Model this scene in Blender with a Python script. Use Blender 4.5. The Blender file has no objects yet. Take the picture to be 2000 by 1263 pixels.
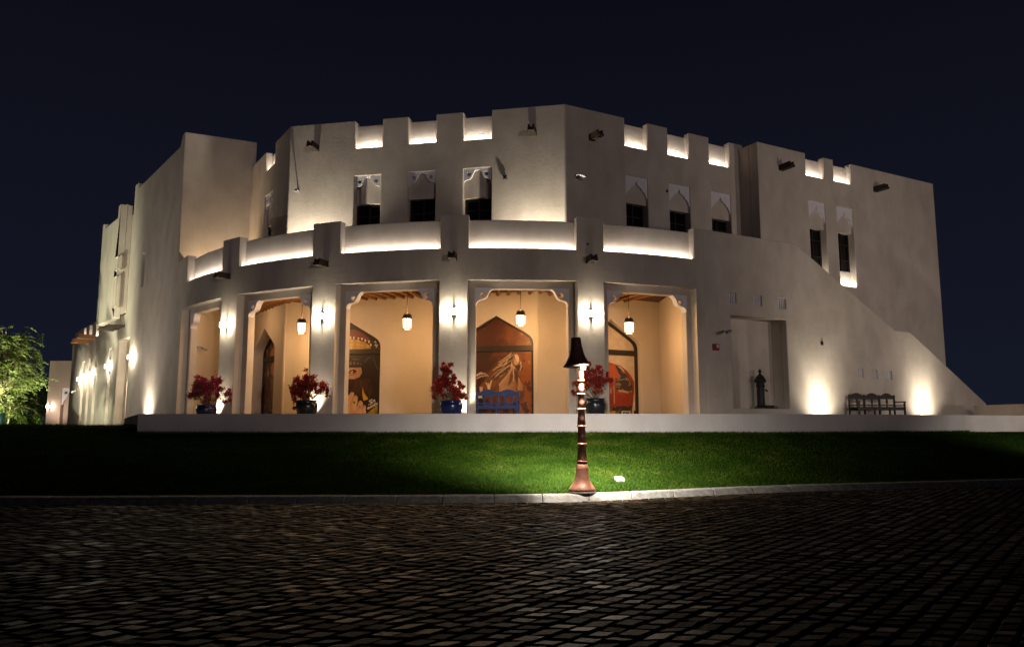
import bpy, bmesh, math, random
from mathutils import Vector, Matrix
from mathutils.geometry import delaunay_2d_cdt
R_ = math.radians
random.seed(7)
SC = bpy.context.scene
COL = SC.collection

# ---------------------------------------------------------------- camera, sky, sun, exposure
EYE, PITCH, FPX = 1.5, 7.4, 1500.0
cam = bpy.data.cameras.new("camera")
cam.sensor_width = 36; cam.lens = FPX / 2000 * 36
cam.clip_start = 0.1; cam.clip_end = 2000
cam_o = bpy.data.objects.new("camera", cam)
cam_o.location = (0, 0, EYE); cam_o.rotation_euler = (R_(90 + PITCH), 0, 0)
COL.objects.link(cam_o); SC.camera = cam_o

world = bpy.data.worlds.new("World"); SC.world = world; world.use_nodes = True
wn = world.node_tree; wn.nodes.clear()
w_out = wn.nodes.new("ShaderNodeOutputWorld"); w_bg = wn.nodes.new("ShaderNodeBackground")
w_tc = wn.nodes.new("ShaderNodeTexCoord"); w_sep = wn.nodes.new("ShaderNodeSeparateXYZ")
w_ramp = wn.nodes.new("ShaderNodeValToRGB")
w_ramp.color_ramp.elements[0].position = 0.0; w_ramp.color_ramp.elements[0].color = (0.0075, 0.0095, 0.019, 1)
w_ramp.color_ramp.elements[1].position = 0.5; w_ramp.color_ramp.elements[1].color = (0.0034, 0.0036, 0.0075, 1)
wn.links.new(w_tc.outputs["Generated"], w_sep.inputs[0]); wn.links.new(w_sep.outputs["Z"], w_ramp.inputs[0])
wn.links.new(w_ramp.outputs[0], w_bg.inputs[0]); wn.links.new(w_bg.outputs[0], w_out.inputs[0])
w_bg.inputs[1].default_value = 1.0

sun = bpy.data.lights.new("facade_fill", "SUN")       # added fill for the facades, tipped below the horizon to keep the road dark
sun.energy = 0.25; sun.angle = R_(1.2); sun.color = (1.0, 0.83, 0.80)
sun_o = bpy.data.objects.new("facade_fill", sun); COL.objects.link(sun_o)
sun_o.rotation_euler = Vector((-0.40, 0.90, 0.012)).to_track_quat("-Z", "Y").to_euler()

SC.view_settings.view_transform = "Standard"; SC.view_settings.look = "None"
SC.view_settings.exposure = 0.0; SC.view_settings.gamma = 1.0
SC.cycles.use_denoising = True
SC.cycles.sample_clamp_indirect = 3.0
SC.cycles.max_bounces = 6

# ---------------------------------------------------------------- helpers: sight lines to real planes
TH = R_(PITCH)
def ray(u, v):
    x = (u - 1000) / FPX; y = -(v - 631) / FPX
    d = Vector((x, math.cos(TH) - y * math.sin(TH), math.sin(TH) + y * math.cos(TH)))
    return d / d.y
def atY(u, v, Y): return ray(u, v) * Y + Vector((0, 0, EYE))
def atZ(u, v, Z):
    d = ray(u, v); return d * ((Z - EYE) / d.z) + Vector((0, 0, EYE))

class Wall:                                            # vertical plane: heading runs left to right, depth goes into the house
    def __init__(s, P, h):
        s.P = Vector((P[0], P[1])); s.h = h
        s.d = Vector((math.sin(R_(h)), math.cos(R_(h)))); s.n = Vector((math.sin(R_(h - 90)), math.cos(R_(h - 90))))
    def pt(s, a, dd, z):
        p = s.P + s.d * a + s.n * dd; return Vector((p.x, p.y, z))
    def on(s, u, v, dd=0.0):
        D = ray(u, v); P = s.P + s.n * dd; d2 = Vector((D.x, D.y))
        t = s.n.dot(P) / s.n.dot(d2); return ((d2 * t - s.P).dot(s.d), D.z * t + EYE)
    def inv(s, p): q = Vector((p[0], p[1])) - s.P; return q.dot(s.d), q.dot(s.n)
class Arc:
    C = Vector((-0.84, 44.14)); R = 17.18
    def pt(s, a, dd, z):
        t = a / s.R; r = s.R - dd
        return Vector((s.C.x + r * math.sin(t), s.C.y - r * math.cos(t), z))
    def on(s, u, v, dd=0.0):
        r = s.R - dd; D = ray(u, v)
        a = D.x ** 2 + 1; b = -2 * (D.x * s.C.x + s.C.y); c = s.C.dot(s.C) - r * r
        t = (-b - math.sqrt(b * b - 4 * a * c)) / (2 * a); p = D * t
        return s.R * math.atan2(p.x - s.C.x, -(p.y - s.C.y)), p.z + EYE
    def deg(s, d): return s.R * R_(d)
ARC = Arc()

# ---------------------------------------------------------------- helpers: objects
def tag(o, label=None, cat=None, group=None, kind=None):
    if label: o["label"] = label
    if cat: o["category"] = cat
    if group: o["group"] = group
    if kind: o["kind"] = kind
    return o
def empty(name, loc=(0, 0, 0), rz=0.0):
    o = bpy.data.objects.new(name, None); COL.objects.link(o)
    o.location = loc; o.rotation_euler = (0, 0, rz); o.empty_display_size = 0.2
    return o
def link(name, bm, mats, parent=None, smooth=False, recalc=True):
    if recalc: bmesh.ops.recalc_face_normals(bm, faces=bm.faces)
    me = bpy.data.meshes.new(name); bm.to_mesh(me); bm.free()
    for m in (mats if isinstance(mats, (list, tuple)) else [mats]): me.materials.append(m)
    if smooth: me.polygons.foreach_set("use_smooth", [True] * len(me.polygons))
    o = bpy.data.objects.new(name, me); COL.objects.link(o)
    if parent: o.parent = parent
    return o
def copy_tree(o, parent=None):
    c = o.copy(); COL.objects.link(c)
    if parent: c.parent = parent
    for ch in [x for x in o.children]: copy_tree(ch, c)
    return c

def box(bm, c, s, rot=None, mi=0):
    """box with centre c, full size s, optional 3x3/4x4 rotation"""
    vs = []
    for sx in (-.5, .5):
        for sy in (-.5, .5):
            for sz in (-.5, .5):
                p = Vector((sx * s[0], sy * s[1], sz * s[2]))
                if rot is not None: p = rot @ p
                vs.append(bm.verts.new(p + Vector(c)))
    for q in ((0, 1, 3, 2), (4, 6, 7, 5), (0, 4, 5, 1), (2, 3, 7, 6), (0, 2, 6, 4), (1, 5, 7, 3)):
        f = bm.faces.new([vs[i] for i in q]); f.material_index = mi
def hexa(bm, p8, mi=0):                                # bottom 4 then top 4
    vs = [bm.verts.new(p) for p in p8]
    for q in ((3, 2, 1, 0), (4, 5, 6, 7), (0, 1, 5, 4), (1, 2, 6, 5), (2, 3, 7, 6), (3, 0, 4, 7)):
        bm.faces.new([vs[i] for i in q]).material_index = mi
def wbox(bm, w, a0, a1, d0, d1, z0, z1, n=1, mi=0):    # box on a wall, n pieces along it (for the arc)
    for k in range(n):
        b0 = a0 + (a1 - a0) * k / n; b1 = a0 + (a1 - a0) * (k + 1) / n
        hexa(bm, [w.pt(b0, d0, z0), w.pt(b1, d0, z0), w.pt(b1, d1, z0), w.pt(b0, d1, z0),
                  w.pt(b0, d0, z1), w.pt(b1, d0, z1), w.pt(b1, d1, z1), w.pt(b0, d1, z1)], mi)
    if n > 1: bmesh.ops.remove_doubles(bm, verts=bm.verts, dist=1e-5)
def tube(bm, pts, rad, seg=8, mi=0, caps=True):
    rings = []
    pts = [Vector(p) for p in pts]
    for i, p in enumerate(pts):
        t = (pts[min(i + 1, len(pts) - 1)] - pts[max(i - 1, 0)]).normalized()
        a = t.orthogonal().normalized() if abs(t.z) > .95 else t.cross(Vector((0, 0, 1))).normalized()
        b = t.cross(a).normalized(); r = rad[i] if isinstance(rad, (list, tuple)) else rad
        rings.append([bm.verts.new(p + a * r * math.cos(2 * math.pi * k / seg) + b * r * math.sin(2 * math.pi * k / seg)) for k in range(seg)])
    for i in range(len(rings) - 1):
        for k in range(seg):
            bm.faces.new((rings[i][k], rings[i][(k + 1) % seg], rings[i + 1][(k + 1) % seg], rings[i + 1][k])).material_index = mi
    if caps:
        bm.faces.new(rings[0][::-1]).material_index = mi; bm.faces.new(rings[-1]).material_index = mi
def lathe(bm, prof, seg=24, c=(0, 0, 0), mi=0, rot=0.0):
    c = Vector(c); rings = []
    for r, z in prof:
        rings.append([bm.verts.new(c + Vector((r * math.cos(rot + 2 * math.pi * k / seg), r * math.sin(rot + 2 * math.pi * k / seg), z))) for k in range(seg)])
    for i in range(len(rings) - 1):
        for k in range(seg):
            bm.faces.new((rings[i][k], rings[i][(k + 1) % seg], rings[i + 1][(k + 1) % seg], rings[i + 1][k])).material_index = mi
    bm.faces.new(rings[0][::-1]).material_index = mi; bm.faces.new(rings[-1]).material_index = mi
def inside(x, y, P):
    c = False; j = len(P) - 1
    for i in range(len(P)):
        xi, yi = P[i]; xj, yj = P[j]
        if (yi > y) != (yj > y) and x < (xj - xi) * (y - yi) / (yj - yi) + xi: c = not c
        j = i
    return c
def triangulate(loops):
    """triangles of an outline with holes, as indices into the concatenated points"""
    flat = [Vector((p[0], p[1])) for l in loops for p in l]; ed = []; o = 0
    for l in loops:
        n = len(l); ed += [(o + i, o + (i + 1) % n) for i in range(n)]; o += n
    vs, _, fs, ov, _, _ = delaunay_2d_cdt(flat, ed, [], 0, 1e-7)
    back = [(q[0] if q else -1) for q in ov]; r = []
    for f in fs:
        x = sum(vs[i].x for i in f) / 3; y = sum(vs[i].y for i in f) / 3
        if inside(x, y, loops[0]) and not any(inside(x, y, h) for h in loops[1:]) and all(back[i] >= 0 for i in f): r.append(tuple(back[i] for i in f))
    return r
def slab(bm, w, outer, holes=(), d0=0.0, d1=0.3, step=None, mi=0):
    """a wall piece: outline and holes in (along, height), from depth d0 to d1, laid on wall w"""
    t = bmesh.new(); loops = [list(outer)] + [list(h) for h in holes]
    flat = [p for l in loops for p in l]
    tris = triangulate(loops)
    fr = [t.verts.new((p[0], d0, p[1])) for p in flat]; bk = [t.verts.new((p[0], d1, p[1])) for p in flat]
    for a, b, c in tris:
        if len({a, b, c}) < 3: continue
        try: t.faces.new((fr[a], fr[b], fr[c])); t.faces.new((bk[c], bk[b], bk[a]))
        except ValueError: pass
    o = 0
    for l in loops:
        n = len(l)
        for i in range(n):
            j = (i + 1) % n
            t.faces.new((fr[o + i], fr[o + j], bk[o + j], bk[o + i]))
        o += n
    if step:
        x0 = min(p[0] for p in flat); x1 = max(p[0] for p in flat); x = x0 + step
        while x < x1:
            bmesh.ops.bisect_plane(t, geom=t.verts[:] + t.edges[:] + t.faces[:], plane_co=(x, 0, 0), plane_no=(1, 0, 0)); x += step
    for v in t.verts: v.co = w.pt(v.co.x, v.co.y, v.co.z)
    bmesh.ops.recalc_face_normals(t, faces=t.faces)
    for f in t.faces: f.material_index = mi
    me = bpy.data.meshes.new("tmp"); t.to_mesh(me); t.free(); bm.from_mesh(me); bpy.data.meshes.remove(me)
def prism(bm, poly, z0, z1, mi=0):
    tri = triangulate([poly])
    lo = [bm.verts.new((p[0], p[1], z0)) for p in poly]; hi = [bm.verts.new((p[0], p[1], z1)) for p in poly]
    for a, b, c in tri:
        bm.faces.new((hi[a], hi[b], hi[c])).material_index = mi; bm.faces.new((lo[c], lo[b], lo[a])).material_index = mi
    n = len(poly)
    for i in range(n): bm.faces.new((lo[i], lo[(i + 1) % n], hi[(i + 1) % n], hi[i])).material_index = mi

# ---------------------------------------------------------------- materials
def mat(name, col, rough=0.8, metal=0.0, col2=None, scale=3.0, bump=0.0, bscale=60.0, emit=None, estr=0.0, spec=0.5, detail=6.0):
    m = bpy.data.materials.new(name); m.use_nodes = True
    nt = m.node_tree; b = nt.nodes["Principled BSDF"]
    b.inputs["Base Color"].default_value = (*col, 1); b.inputs["Roughness"].default_value = rough
    b.inputs["Metallic"].default_value = metal; b.inputs["Specular IOR Level"].default_value = spec
    tc = nt.nodes.new("ShaderNodeTexCoord")
    if col2:
        n = nt.nodes.new("ShaderNodeTexNoise"); n.inputs["Scale"].default_value = scale; n.inputs["Detail"].default_value = detail
        n.inputs["Roughness"].default_value = 0.65
        r = nt.nodes.new("ShaderNodeValToRGB"); r.color_ramp.elements[0].position = 0.3; r.color_ramp.elements[1].position = 0.72
        r.color_ramp.elements[0].color = (*col2, 1); r.color_ramp.elements[1].color = (*col, 1)
        nt.links.new(tc.outputs["Object"], n.inputs["Vector"]); nt.links.new(n.outputs[0], r.inputs[0]); nt.links.new(r.outputs[0], b.inputs["Base Color"])
    if bump:
        n2 = nt.nodes.new("ShaderNodeTexNoise"); n2.inputs["Scale"].default_value = bscale; n2.inputs["Detail"].default_value = 4
        bp = nt.nodes.new("ShaderNodeBump"); bp.inputs["Strength"].default_value = bump; bp.inputs["Distance"].default_value = 0.02
        nt.links.new(tc.outputs["Object"], n2.inputs["Vector"]); nt.links.new(n2.outputs[0], bp.inputs["Height"]); nt.links.new(bp.outputs[0], b.inputs["Normal"])
    if emit:
        b.inputs["Emission Color"].default_value = (*emit, 1); b.inputs["Emission Strength"].default_value = estr
    return m
def plaster_mat(name, col, col2):
    m = mat(name, col, 0.92, 0, None, spec=0.2); nt = m.node_tree; b = nt.nodes["Principled BSDF"]
    tc = nt.nodes.new("ShaderNodeTexCoord")
    n1 = nt.nodes.new("ShaderNodeTexNoise"); n1.inputs["Scale"].default_value = 0.55; n1.inputs["Detail"].default_value = 8; n1.inputs["Roughness"].default_value = 0.7
    mp = nt.nodes.new("ShaderNodeMapping"); mp.inputs["Scale"].default_value = (1.3, 1.3, 0.75)
    n3 = nt.nodes.new("ShaderNodeTexNoise"); n3.inputs["Scale"].default_value = 1.1; n3.inputs["Detail"].default_value = 6
    mx = nt.nodes.new("ShaderNodeMath"); mx.operation = "ADD"; mh = nt.nodes.new("ShaderNodeMath"); mh.operation = "MULTIPLY"; mh.inputs[1].default_value = 0.5
    r = nt.nodes.new("ShaderNodeValToRGB"); r.color_ramp.elements[0].position = 0.34; r.color_ramp.elements[1].position = 0.64
    r.color_ramp.elements[0].color = (*col2, 1); r.color_ramp.elements[1].color = (*col, 1)
    n2 = nt.nodes.new("ShaderNodeTexNoise"); n2.inputs["Scale"].default_value = 9; n2.inputs["Detail"].default_value = 8; n2.inputs["Roughness"].default_value = 0.7
    bp = nt.nodes.new("ShaderNodeBump"); bp.inputs["Strength"].default_value = 0.3; bp.inputs["Distance"].default_value = 0.03
    L = nt.links
    L.new(tc.outputs["Object"], n1.inputs["Vector"]); L.new(tc.outputs["Object"], mp.inputs[0]); L.new(mp.outputs[0], n3.inputs["Vector"])
    L.new(n1.outputs[0], mx.inputs[0]); L.new(n3.outputs[0], mx.inputs[1]); L.new(mx.outputs[0], mh.inputs[0]); L.new(mh.outputs[0], r.inputs[0])
    L.new(r.outputs[0], b.inputs["Base Color"]); L.new(tc.outputs["Object"], n2.inputs["Vector"]); L.new(n2.outputs[0], bp.inputs["Height"])
    L.new(bp.outputs[0], b.inputs["Normal"])
    return m
M = {}
M["plaster"] = plaster_mat("plaster", (0.63, 0.56, 0.495), (0.475, 0.41, 0.35))
M["plaster_warm"] = plaster_mat("interior_plaster", (0.62, 0.53, 0.43), (0.55, 0.465, 0.37))
M["plaster_pink"] = plaster_mat("pink_plaster", (0.50, 0.37, 0.32), (0.44, 0.33, 0.28))
M["render"] = plaster_mat("parapet_render", (0.50, 0.455, 0.44), (0.40, 0.36, 0.35))
M["gypsum"] = mat("gypsum", (0.80, 0.775, 0.82), 0.85, 0, (0.72, 0.695, 0.74), 4, 0.1, 30)
M["wood"] = mat("spout_wood", (0.055, 0.030, 0.016), 0.75, 0, (0.024, 0.014, 0.009), 6, 0.3, 40)
M["wood_brown"] = mat("pale_wood", (0.30, 0.14, 0.05), 0.7, 0, (0.18, 0.08, 0.03), 6, 0.3, 40)
M["dark_wood"] = mat("bench_wood", (0.030, 0.018, 0.011), 0.6, 0, (0.014, 0.009, 0.006), 8, 0.3, 50)
M["blue_wood"] = mat("blue_paint", (0.014, 0.060, 0.26), 0.5, 0, (0.010, 0.042, 0.18), 7, 0.2, 50)
M["frame"] = mat("window_frame", (0.028, 0.016, 0.010), 0.45, 0, (0.016, 0.010, 0.006), 9)
M["glass"] = mat("dark_glass", (0.004, 0.004, 0.006), 0.12, 0, spec=0.35)
M["iron"] = mat("black_iron", (0.010, 0.010, 0.012), 0.5, 0.0, (0.018, 0.018, 0.02), 12, 0.2, 40)
M["brass"] = mat("lantern_metal", (0.07, 0.045, 0.022), 0.45, 0.6, (0.035, 0.022, 0.012), 14)
M["lamp_glass"] = mat("lit_lantern_glass", (0.9, 0.8, 0.6), 0.5, emit=(1.0, 0.80, 0.48), estr=2.6)
M["bulb"] = mat("lit_bulb", (1, 1, 1), 0.5, emit=(1.0, 0.94, 0.80), estr=14)
M["opal"] = mat("lit_opal_glass", (1, 1, 1), 0.5, emit=(1.0, 0.93, 0.76), estr=9)
M["copper"] = mat("rusty_copper", (0.40, 0.17, 0.105), 0.45, 0.25, (0.17, 0.065, 0.04), 9, 0.35, 22)
M["shade"] = mat("lamp_shade_metal", (0.12, 0.050, 0.032), 0.55, 0.15, (0.055, 0.024, 0.016), 8, 0.3, 25)
M["camera_grey"] = mat("camera_housing", (0.35, 0.35, 0.36), 0.4, 0, (0.28, 0.28, 0.29), 9)
M["red"] = mat("alarm_red", (0.35, 0.03, 0.02), 0.4, 0, (0.28, 0.02, 0.015), 8)
M["white"] = mat("white_plastic", (0.72, 0.72, 0.70), 0.5, 0, (0.6, 0.6, 0.58), 10, 0.15, 30)
M["grass"] = mat("lawn_soil", (0.016, 0.032, 0.005), 0.9, 0, (0.008, 0.017, 0.003), 2.2, 0.6, 30, spec=0.0)
M["kerb"] = mat("kerb_stone", (0.29, 0.27, 0.245), 0.85, 0, (0.10, 0.09, 0.08), 7, 0.5, 25)
M["earth"] = mat("dark_ground", (0.05, 0.045, 0.035), 0.95, 0, (0.03, 0.028, 0.022), 0.4)
M["paving"] = mat("terrace_paving", (0.30, 0.27, 0.235), 0.85, 0, (0.22, 0.20, 0.17), 2.5, 0.2, 18)
M["bark"] = mat("pale_bark", (0.30, 0.24, 0.15), 0.9, 0, (0.16, 0.12, 0.07), 10, 0.6, 25)
M["green_plastic"] = mat("green_guard", (0.01, 0.13, 0.09), 0.5, 0, (0.008, 0.08, 0.06), 5)

def leaf_mat(name, c1, c2, c3=None, trans=0.35):
    m = bpy.data.materials.new(name); m.use_nodes = True; nt = m.node_tree; b = nt.nodes["Principled BSDF"]
    at = nt.nodes.new("ShaderNodeAttribute"); at.attribute_name = "tint"
    r = nt.nodes.new("ShaderNodeValToRGB"); r.color_ramp.elements[0].color = (*c1, 1); r.color_ramp.elements[1].color = (*c2, 1)
    if c3: e = r.color_ramp.elements.new(0.55); e.color = (*c3, 1)
    nt.links.new(at.outputs["Fac"], r.inputs[0]); nt.links.new(r.outputs[0], b.inputs["Base Color"])
    b.inputs["Roughness"].default_value = 0.7; b.inputs["Specular IOR Level"].default_value = 0.0
    tr = nt.nodes.new("ShaderNodeBsdfTranslucent"); mx = nt.nodes.new("ShaderNodeMixShader"); mx.inputs[0].default_value = trans
    nt.links.new(r.outputs[0], tr.inputs[0]); nt.links.new(b.outputs[0], mx.inputs[1]); nt.links.new(tr.outputs[0], mx.inputs[2])
    nt.links.new(mx.outputs[0], nt.nodes["Material Output"].inputs[0])
    return m
M["blade"] = leaf_mat("grass_blades", (0.013, 0.032, 0.003), (0.085, 0.105, 0.016), (0.031, 0.062, 0.006), 0.15)
M["bract_crimson"] = leaf_mat("crimson_bracts", (0.20, 0.014, 0.030), (0.60, 0.07, 0.22), (0.40, 0.028, 0.08))
M["bract_red"] = leaf_mat("red_bracts", (0.24, 0.022, 0.014), (0.62, 0.12, 0.13), (0.42, 0.036, 0.030))
M["leaf"] = leaf_mat("green_leaves", (0.025, 0.045, 0.010), (0.09, 0.12, 0.03))
M["tree_leaf"] = leaf_mat("tree_leaves", (0.07, 0.10, 0.025), (0.27, 0.31, 0.12), (0.14, 0.18, 0.05))
M["shrub_leaf"] = leaf_mat("shrub_leaves", (0.02, 0.045, 0.008), (0.09, 0.15, 0.03))

def paint_mat():
    m = bpy.data.materials.new("painted_glass"); m.use_nodes = True; nt = m.node_tree; b = nt.nodes["Principled BSDF"]
    at = nt.nodes.new("ShaderNodeAttribute"); at.attribute_name = "paint"
    nt.links.new(at.outputs["Color"], b.inputs["Base Color"]); b.inputs["Roughness"].default_value = 0.4
    return m
M["paint"] = paint_mat()
def glaze(name, c, c2):
    m = mat(name, c, 0.22, 0, c2, 5, 0.12, 14, spec=0.5); return m
M["pot_navy"] = glaze("navy_glaze", (0.012, 0.020, 0.075), (0.008, 0.012, 0.045))
M["pot_black"] = glaze("black_glaze", (0.012, 0.013, 0.012), (0.02, 0.021, 0.018))
M["pot_blue"] = glaze("blue_glaze", (0.010, 0.020, 0.10), (0.006, 0.012, 0.06))
M["pot_dark"] = glaze("charcoal_glaze", (0.012, 0.014, 0.019), (0.02, 0.023, 0.03))

# cobbles: each stone carries its own tint
def cobble_mat():
    m = bpy.data.materials.new("cobblestone"); m.use_nodes = True; nt = m.node_tree; b = nt.nodes["Principled BSDF"]
    at = nt.nodes.new("ShaderNodeAttribute"); at.attribute_name = "tint"
    tc = nt.nodes.new("ShaderNodeTexCoord"); n = nt.nodes.new("ShaderNodeTexNoise"); n.inputs["Scale"].default_value = 38; n.inputs["Detail"].default_value = 6
    r = nt.nodes.new("ShaderNodeValToRGB"); r.color_ramp.elements[0].color = (0.004, 0.003, 0.0022, 1); r.color_ramp.elements[1].color = (0.085, 0.055, 0.030, 1)
    ad = nt.nodes.new("ShaderNodeMath"); ad.operation = "MULTIPLY_ADD"; ad.inputs[1].default_value = 0.7
    m2 = nt.nodes.new("ShaderNodeMath"); m2.operation = "MULTIPLY"; m2.inputs[1].default_value = 0.30
    L = nt.links; L.new(tc.outputs["Object"], n.inputs["Vector"]); L.new(n.outputs[0], m2.inputs[0])
    L.new(at.outputs["Fac"], ad.inputs[0]); L.new(m2.outputs[0], ad.inputs[2]); L.new(ad.outputs[0], r.inputs[0]); L.new(r.outputs[0], b.inputs["Base Color"])
    rr = nt.nodes.new("ShaderNodeMapRange"); rr.inputs[3].default_value = 0.72; rr.inputs[4].default_value = 0.40; L.new(at.outputs["Fac"], rr.inputs[0]); L.new(rr.outputs[0], b.inputs["Roughness"]); b.inputs["Specular IOR Level"].default_value = 0.09
    bp = nt.nodes.new("ShaderNodeBump"); bp.inputs["Strength"].default_value = 0.8; bp.inputs["Distance"].default_value = 0.01
    n2 = nt.nodes.new("ShaderNodeTexNoise"); n2.inputs["Scale"].default_value = 55; n2.inputs["Detail"].default_value = 5
    L.new(tc.outputs["Object"], n2.inputs["Vector"]); L.new(n2.outputs[0], bp.inputs["Height"]); L.new(bp.outputs[0], b.inputs["Normal"])
    return m
M["cobble"] = cobble_mat()
M["joint"] = mat("road_joint", (0.014, 0.011, 0.009), 0.9, 0, (0.008, 0.006, 0.005), 20, 0.5, 60)
# reed-mat ceiling
def mat_ceiling():
    m = bpy.data.materials.new("reed_mat"); m.use_nodes = True; nt = m.node_tree; b = nt.nodes["Principled BSDF"]
    tc = nt.nodes.new("ShaderNodeTexCoord"); mp = nt.nodes.new("ShaderNodeMapping"); mp.inputs["Rotation"].default_value = (0, 0, R_(35)); mp.inputs["Scale"].default_value = (6, 6, 6)
    ck = nt.nodes.new("ShaderNodeTexChecker"); ck.inputs["Scale"].default_value = 1.0
    ck.inputs["Color1"].default_value = (0.16, 0.075, 0.03, 1); ck.inputs["Color2"].default_value = (0.045, 0.02, 0.010, 1)
    nt.links.new(tc.outputs["Object"], mp.inputs[0]); nt.links.new(mp.outputs[0], ck.inputs[0]); nt.links.new(ck.outputs[0], b.inputs["Base Color"])
    b.inputs["Roughness"].default_value = 0.85
    return m
M["reed"] = mat_ceiling()

# ---------------------------------------------------------------- lights
def aim(o, d, up=None):
    o.rotation_euler = Vector(d).to_track_quat("-Z", "Y").to_euler()
def point(name, p, power, color, size=0.04, parent=None):
    l = bpy.data.lights.new(name, "POINT"); l.energy = power; l.color = color; l.shadow_soft_size = size
    o = bpy.data.objects.new(name, l); COL.objects.link(o); o.location = p
    if parent: o.parent = parent; o.matrix_parent_inverse = Matrix.Identity(4)
    return o
def spot(name, p, d, power, color, ang=80, blend=0.6, size=0.05):
    l = bpy.data.lights.new(name, "SPOT"); l.energy = power; l.color = color; l.shadow_soft_size = size
    l.spot_size = R_(ang); l.spot_blend = blend
    o = bpy.data.objects.new(name, l); COL.objects.link(o); o.location = p; aim(o, d); return o
def strip(name, p0, p1, aimdir, power, color, width=0.04):
    p0 = Vector(p0); p1 = Vector(p1); l = bpy.data.lights.new(name, "AREA"); l.shape = "RECTANGLE"
    l.size = (p1 - p0).length; l.size_y = width; l.energy = power; l.color = color
    o = bpy.data.objects.new(name, l); COL.objects.link(o)
    z = -Vector(aimdir).normalized(); x = (p1 - p0).normalized(); y = z.cross(x).normalized(); z = x.cross(y)
    mt = Matrix((x, y, z)).transposed().to_4x4(); mt.translation = (p0 + p1) / 2; o.matrix_world = mt
    return o
C_STRIP = (1.0, 0.90, 0.78); C_SCONCE = (1.0, 0.88, 0.66); C_UP = (1.0, 0.90, 0.70); C_LANT = (1.0, 0.58, 0.25)

# ---------------------------------------------------------------- plan of the house
FLOOR, GARDEN = 1.70, 1.36
def arcpt(deg): p = ARC.pt(ARC.deg(deg), 0, 0); return (p.x, p.y)
A1 = arcpt(28.6); A0 = arcpt(-57)
H1 = 61.4
W1 = Wall(A1, H1)                                      # stair wall, carries on from the arcade
P2 = W1.pt(0, 1.3, 0); W2 = Wall((P2.x, P2.y), H1)      # right tower
S2L = W2.on(1478, 270)[0]; S2R = 0.0
P3 = W1.pt(0, 1.3 + 1.14, 0); W3 = Wall((P3.x, P3.y), H1)
Cc = W3.pt(W3.on(1103, 205)[0], 0, 0); W4d = Wall((Cc.x, Cc.y), 101.3)
Dd = W4d.pt(W4d.on(568, 247)[0], 0, 0)
W3 = Wall((Cc.x, Cc.y), H1); W4 = Wall((Dd.x, Dd.y), 101.3)
W5d = Wall((Dd.x, Dd.y), 147.0)
LW = Wall(A0, 140.5)                                   # long left wall
G_s = LW.on(362, 257)[0]; Gg = LW.pt(G_s, 0, 0); W6 = Wall((Gg.x, Gg.y), 65.0)
# where W5 and W6 meet
def meet(a, b):
    den = a.d.x * b.d.y - a.d.y * b.d.x; q = b.P - a.P
    t = (q.x * b.d.y - q.y * b.d.x) / den; return a.P + a.d * t
Ff = meet(W5d, W6); W5 = Wall(Ff, 147.0)
L5 = (Vector((Dd.x, Dd.y)) - Ff).length; L4 = (Vector((Cc.x, Cc.y)) - Vector((Dd.x, Dd.y))).length
L6 = (Ff - W6.P).length; L3 = W3.inv(W2.pt(S2L, 0, 0))[0]

# ================================================================ THE HOUSE
house = tag(empty("fort_building", (0, 30, FLOOR)), "cream plastered fort style building with notched parapets and a curved arcade of five bays", "building")
house.location = (0, 0, 0)
def wall_part(name, bm, m=None, parent=None):
    bmesh.ops.remove_doubles(bm, verts=bm.verts, dist=1e-4); o = link(name, bm, m or M["plaster"], parent or house)
    b = o.modifiers.new("soft_edges", "BEVEL"); b.width = .03; b.segments = 2; b.limit_method = "ANGLE"; b.angle_limit = R_(40); return o
dg = ARC.deg

# ---- curved arcade wall
BAYS = [(-54.9, -39.84), (-36.15, -22.62), (-19.2, -5.85), (-2.5, 10.72), (14.05, 27.2)]
OPEN = [(-53.6, -40.7), (-35.1, -23.75), (-18.35, -6.9), (-1.57, 9.85), (15.05, 26.45)]
NOTCH = [(-52.7, -40.1), (-36.1, -22.8), (-18.8, -5.8), (-2.4, 10.7), (14.1, 27.1)]
Z_ARCH, Z_LEDGE, Z_POST, Z_PANEL, Z_LINTEL = 6.58, 7.73, 8.96, 8.84, 6.31
out = [(dg(-57), 1.5)]
for a, b in BAYS: out += [(dg(a), 1.5), (dg(a), Z_ARCH), (dg(b), Z_ARCH), (dg(b), 1.5)]
out += [(dg(28.6), 1.5), (dg(28.6), Z_POST)]
for a, b in reversed(NOTCH): out += [(dg(b), Z_POST), (dg(b), Z_LEDGE), (dg(a), Z_LEDGE), (dg(a), Z_POST)]
out += [(dg(-57), Z_POST)]
bm = bmesh.new(); slab(bm, ARC, out, d0=0, d1=0.35, step=0.45); wall_part("arcade_wall", bm)

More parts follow.
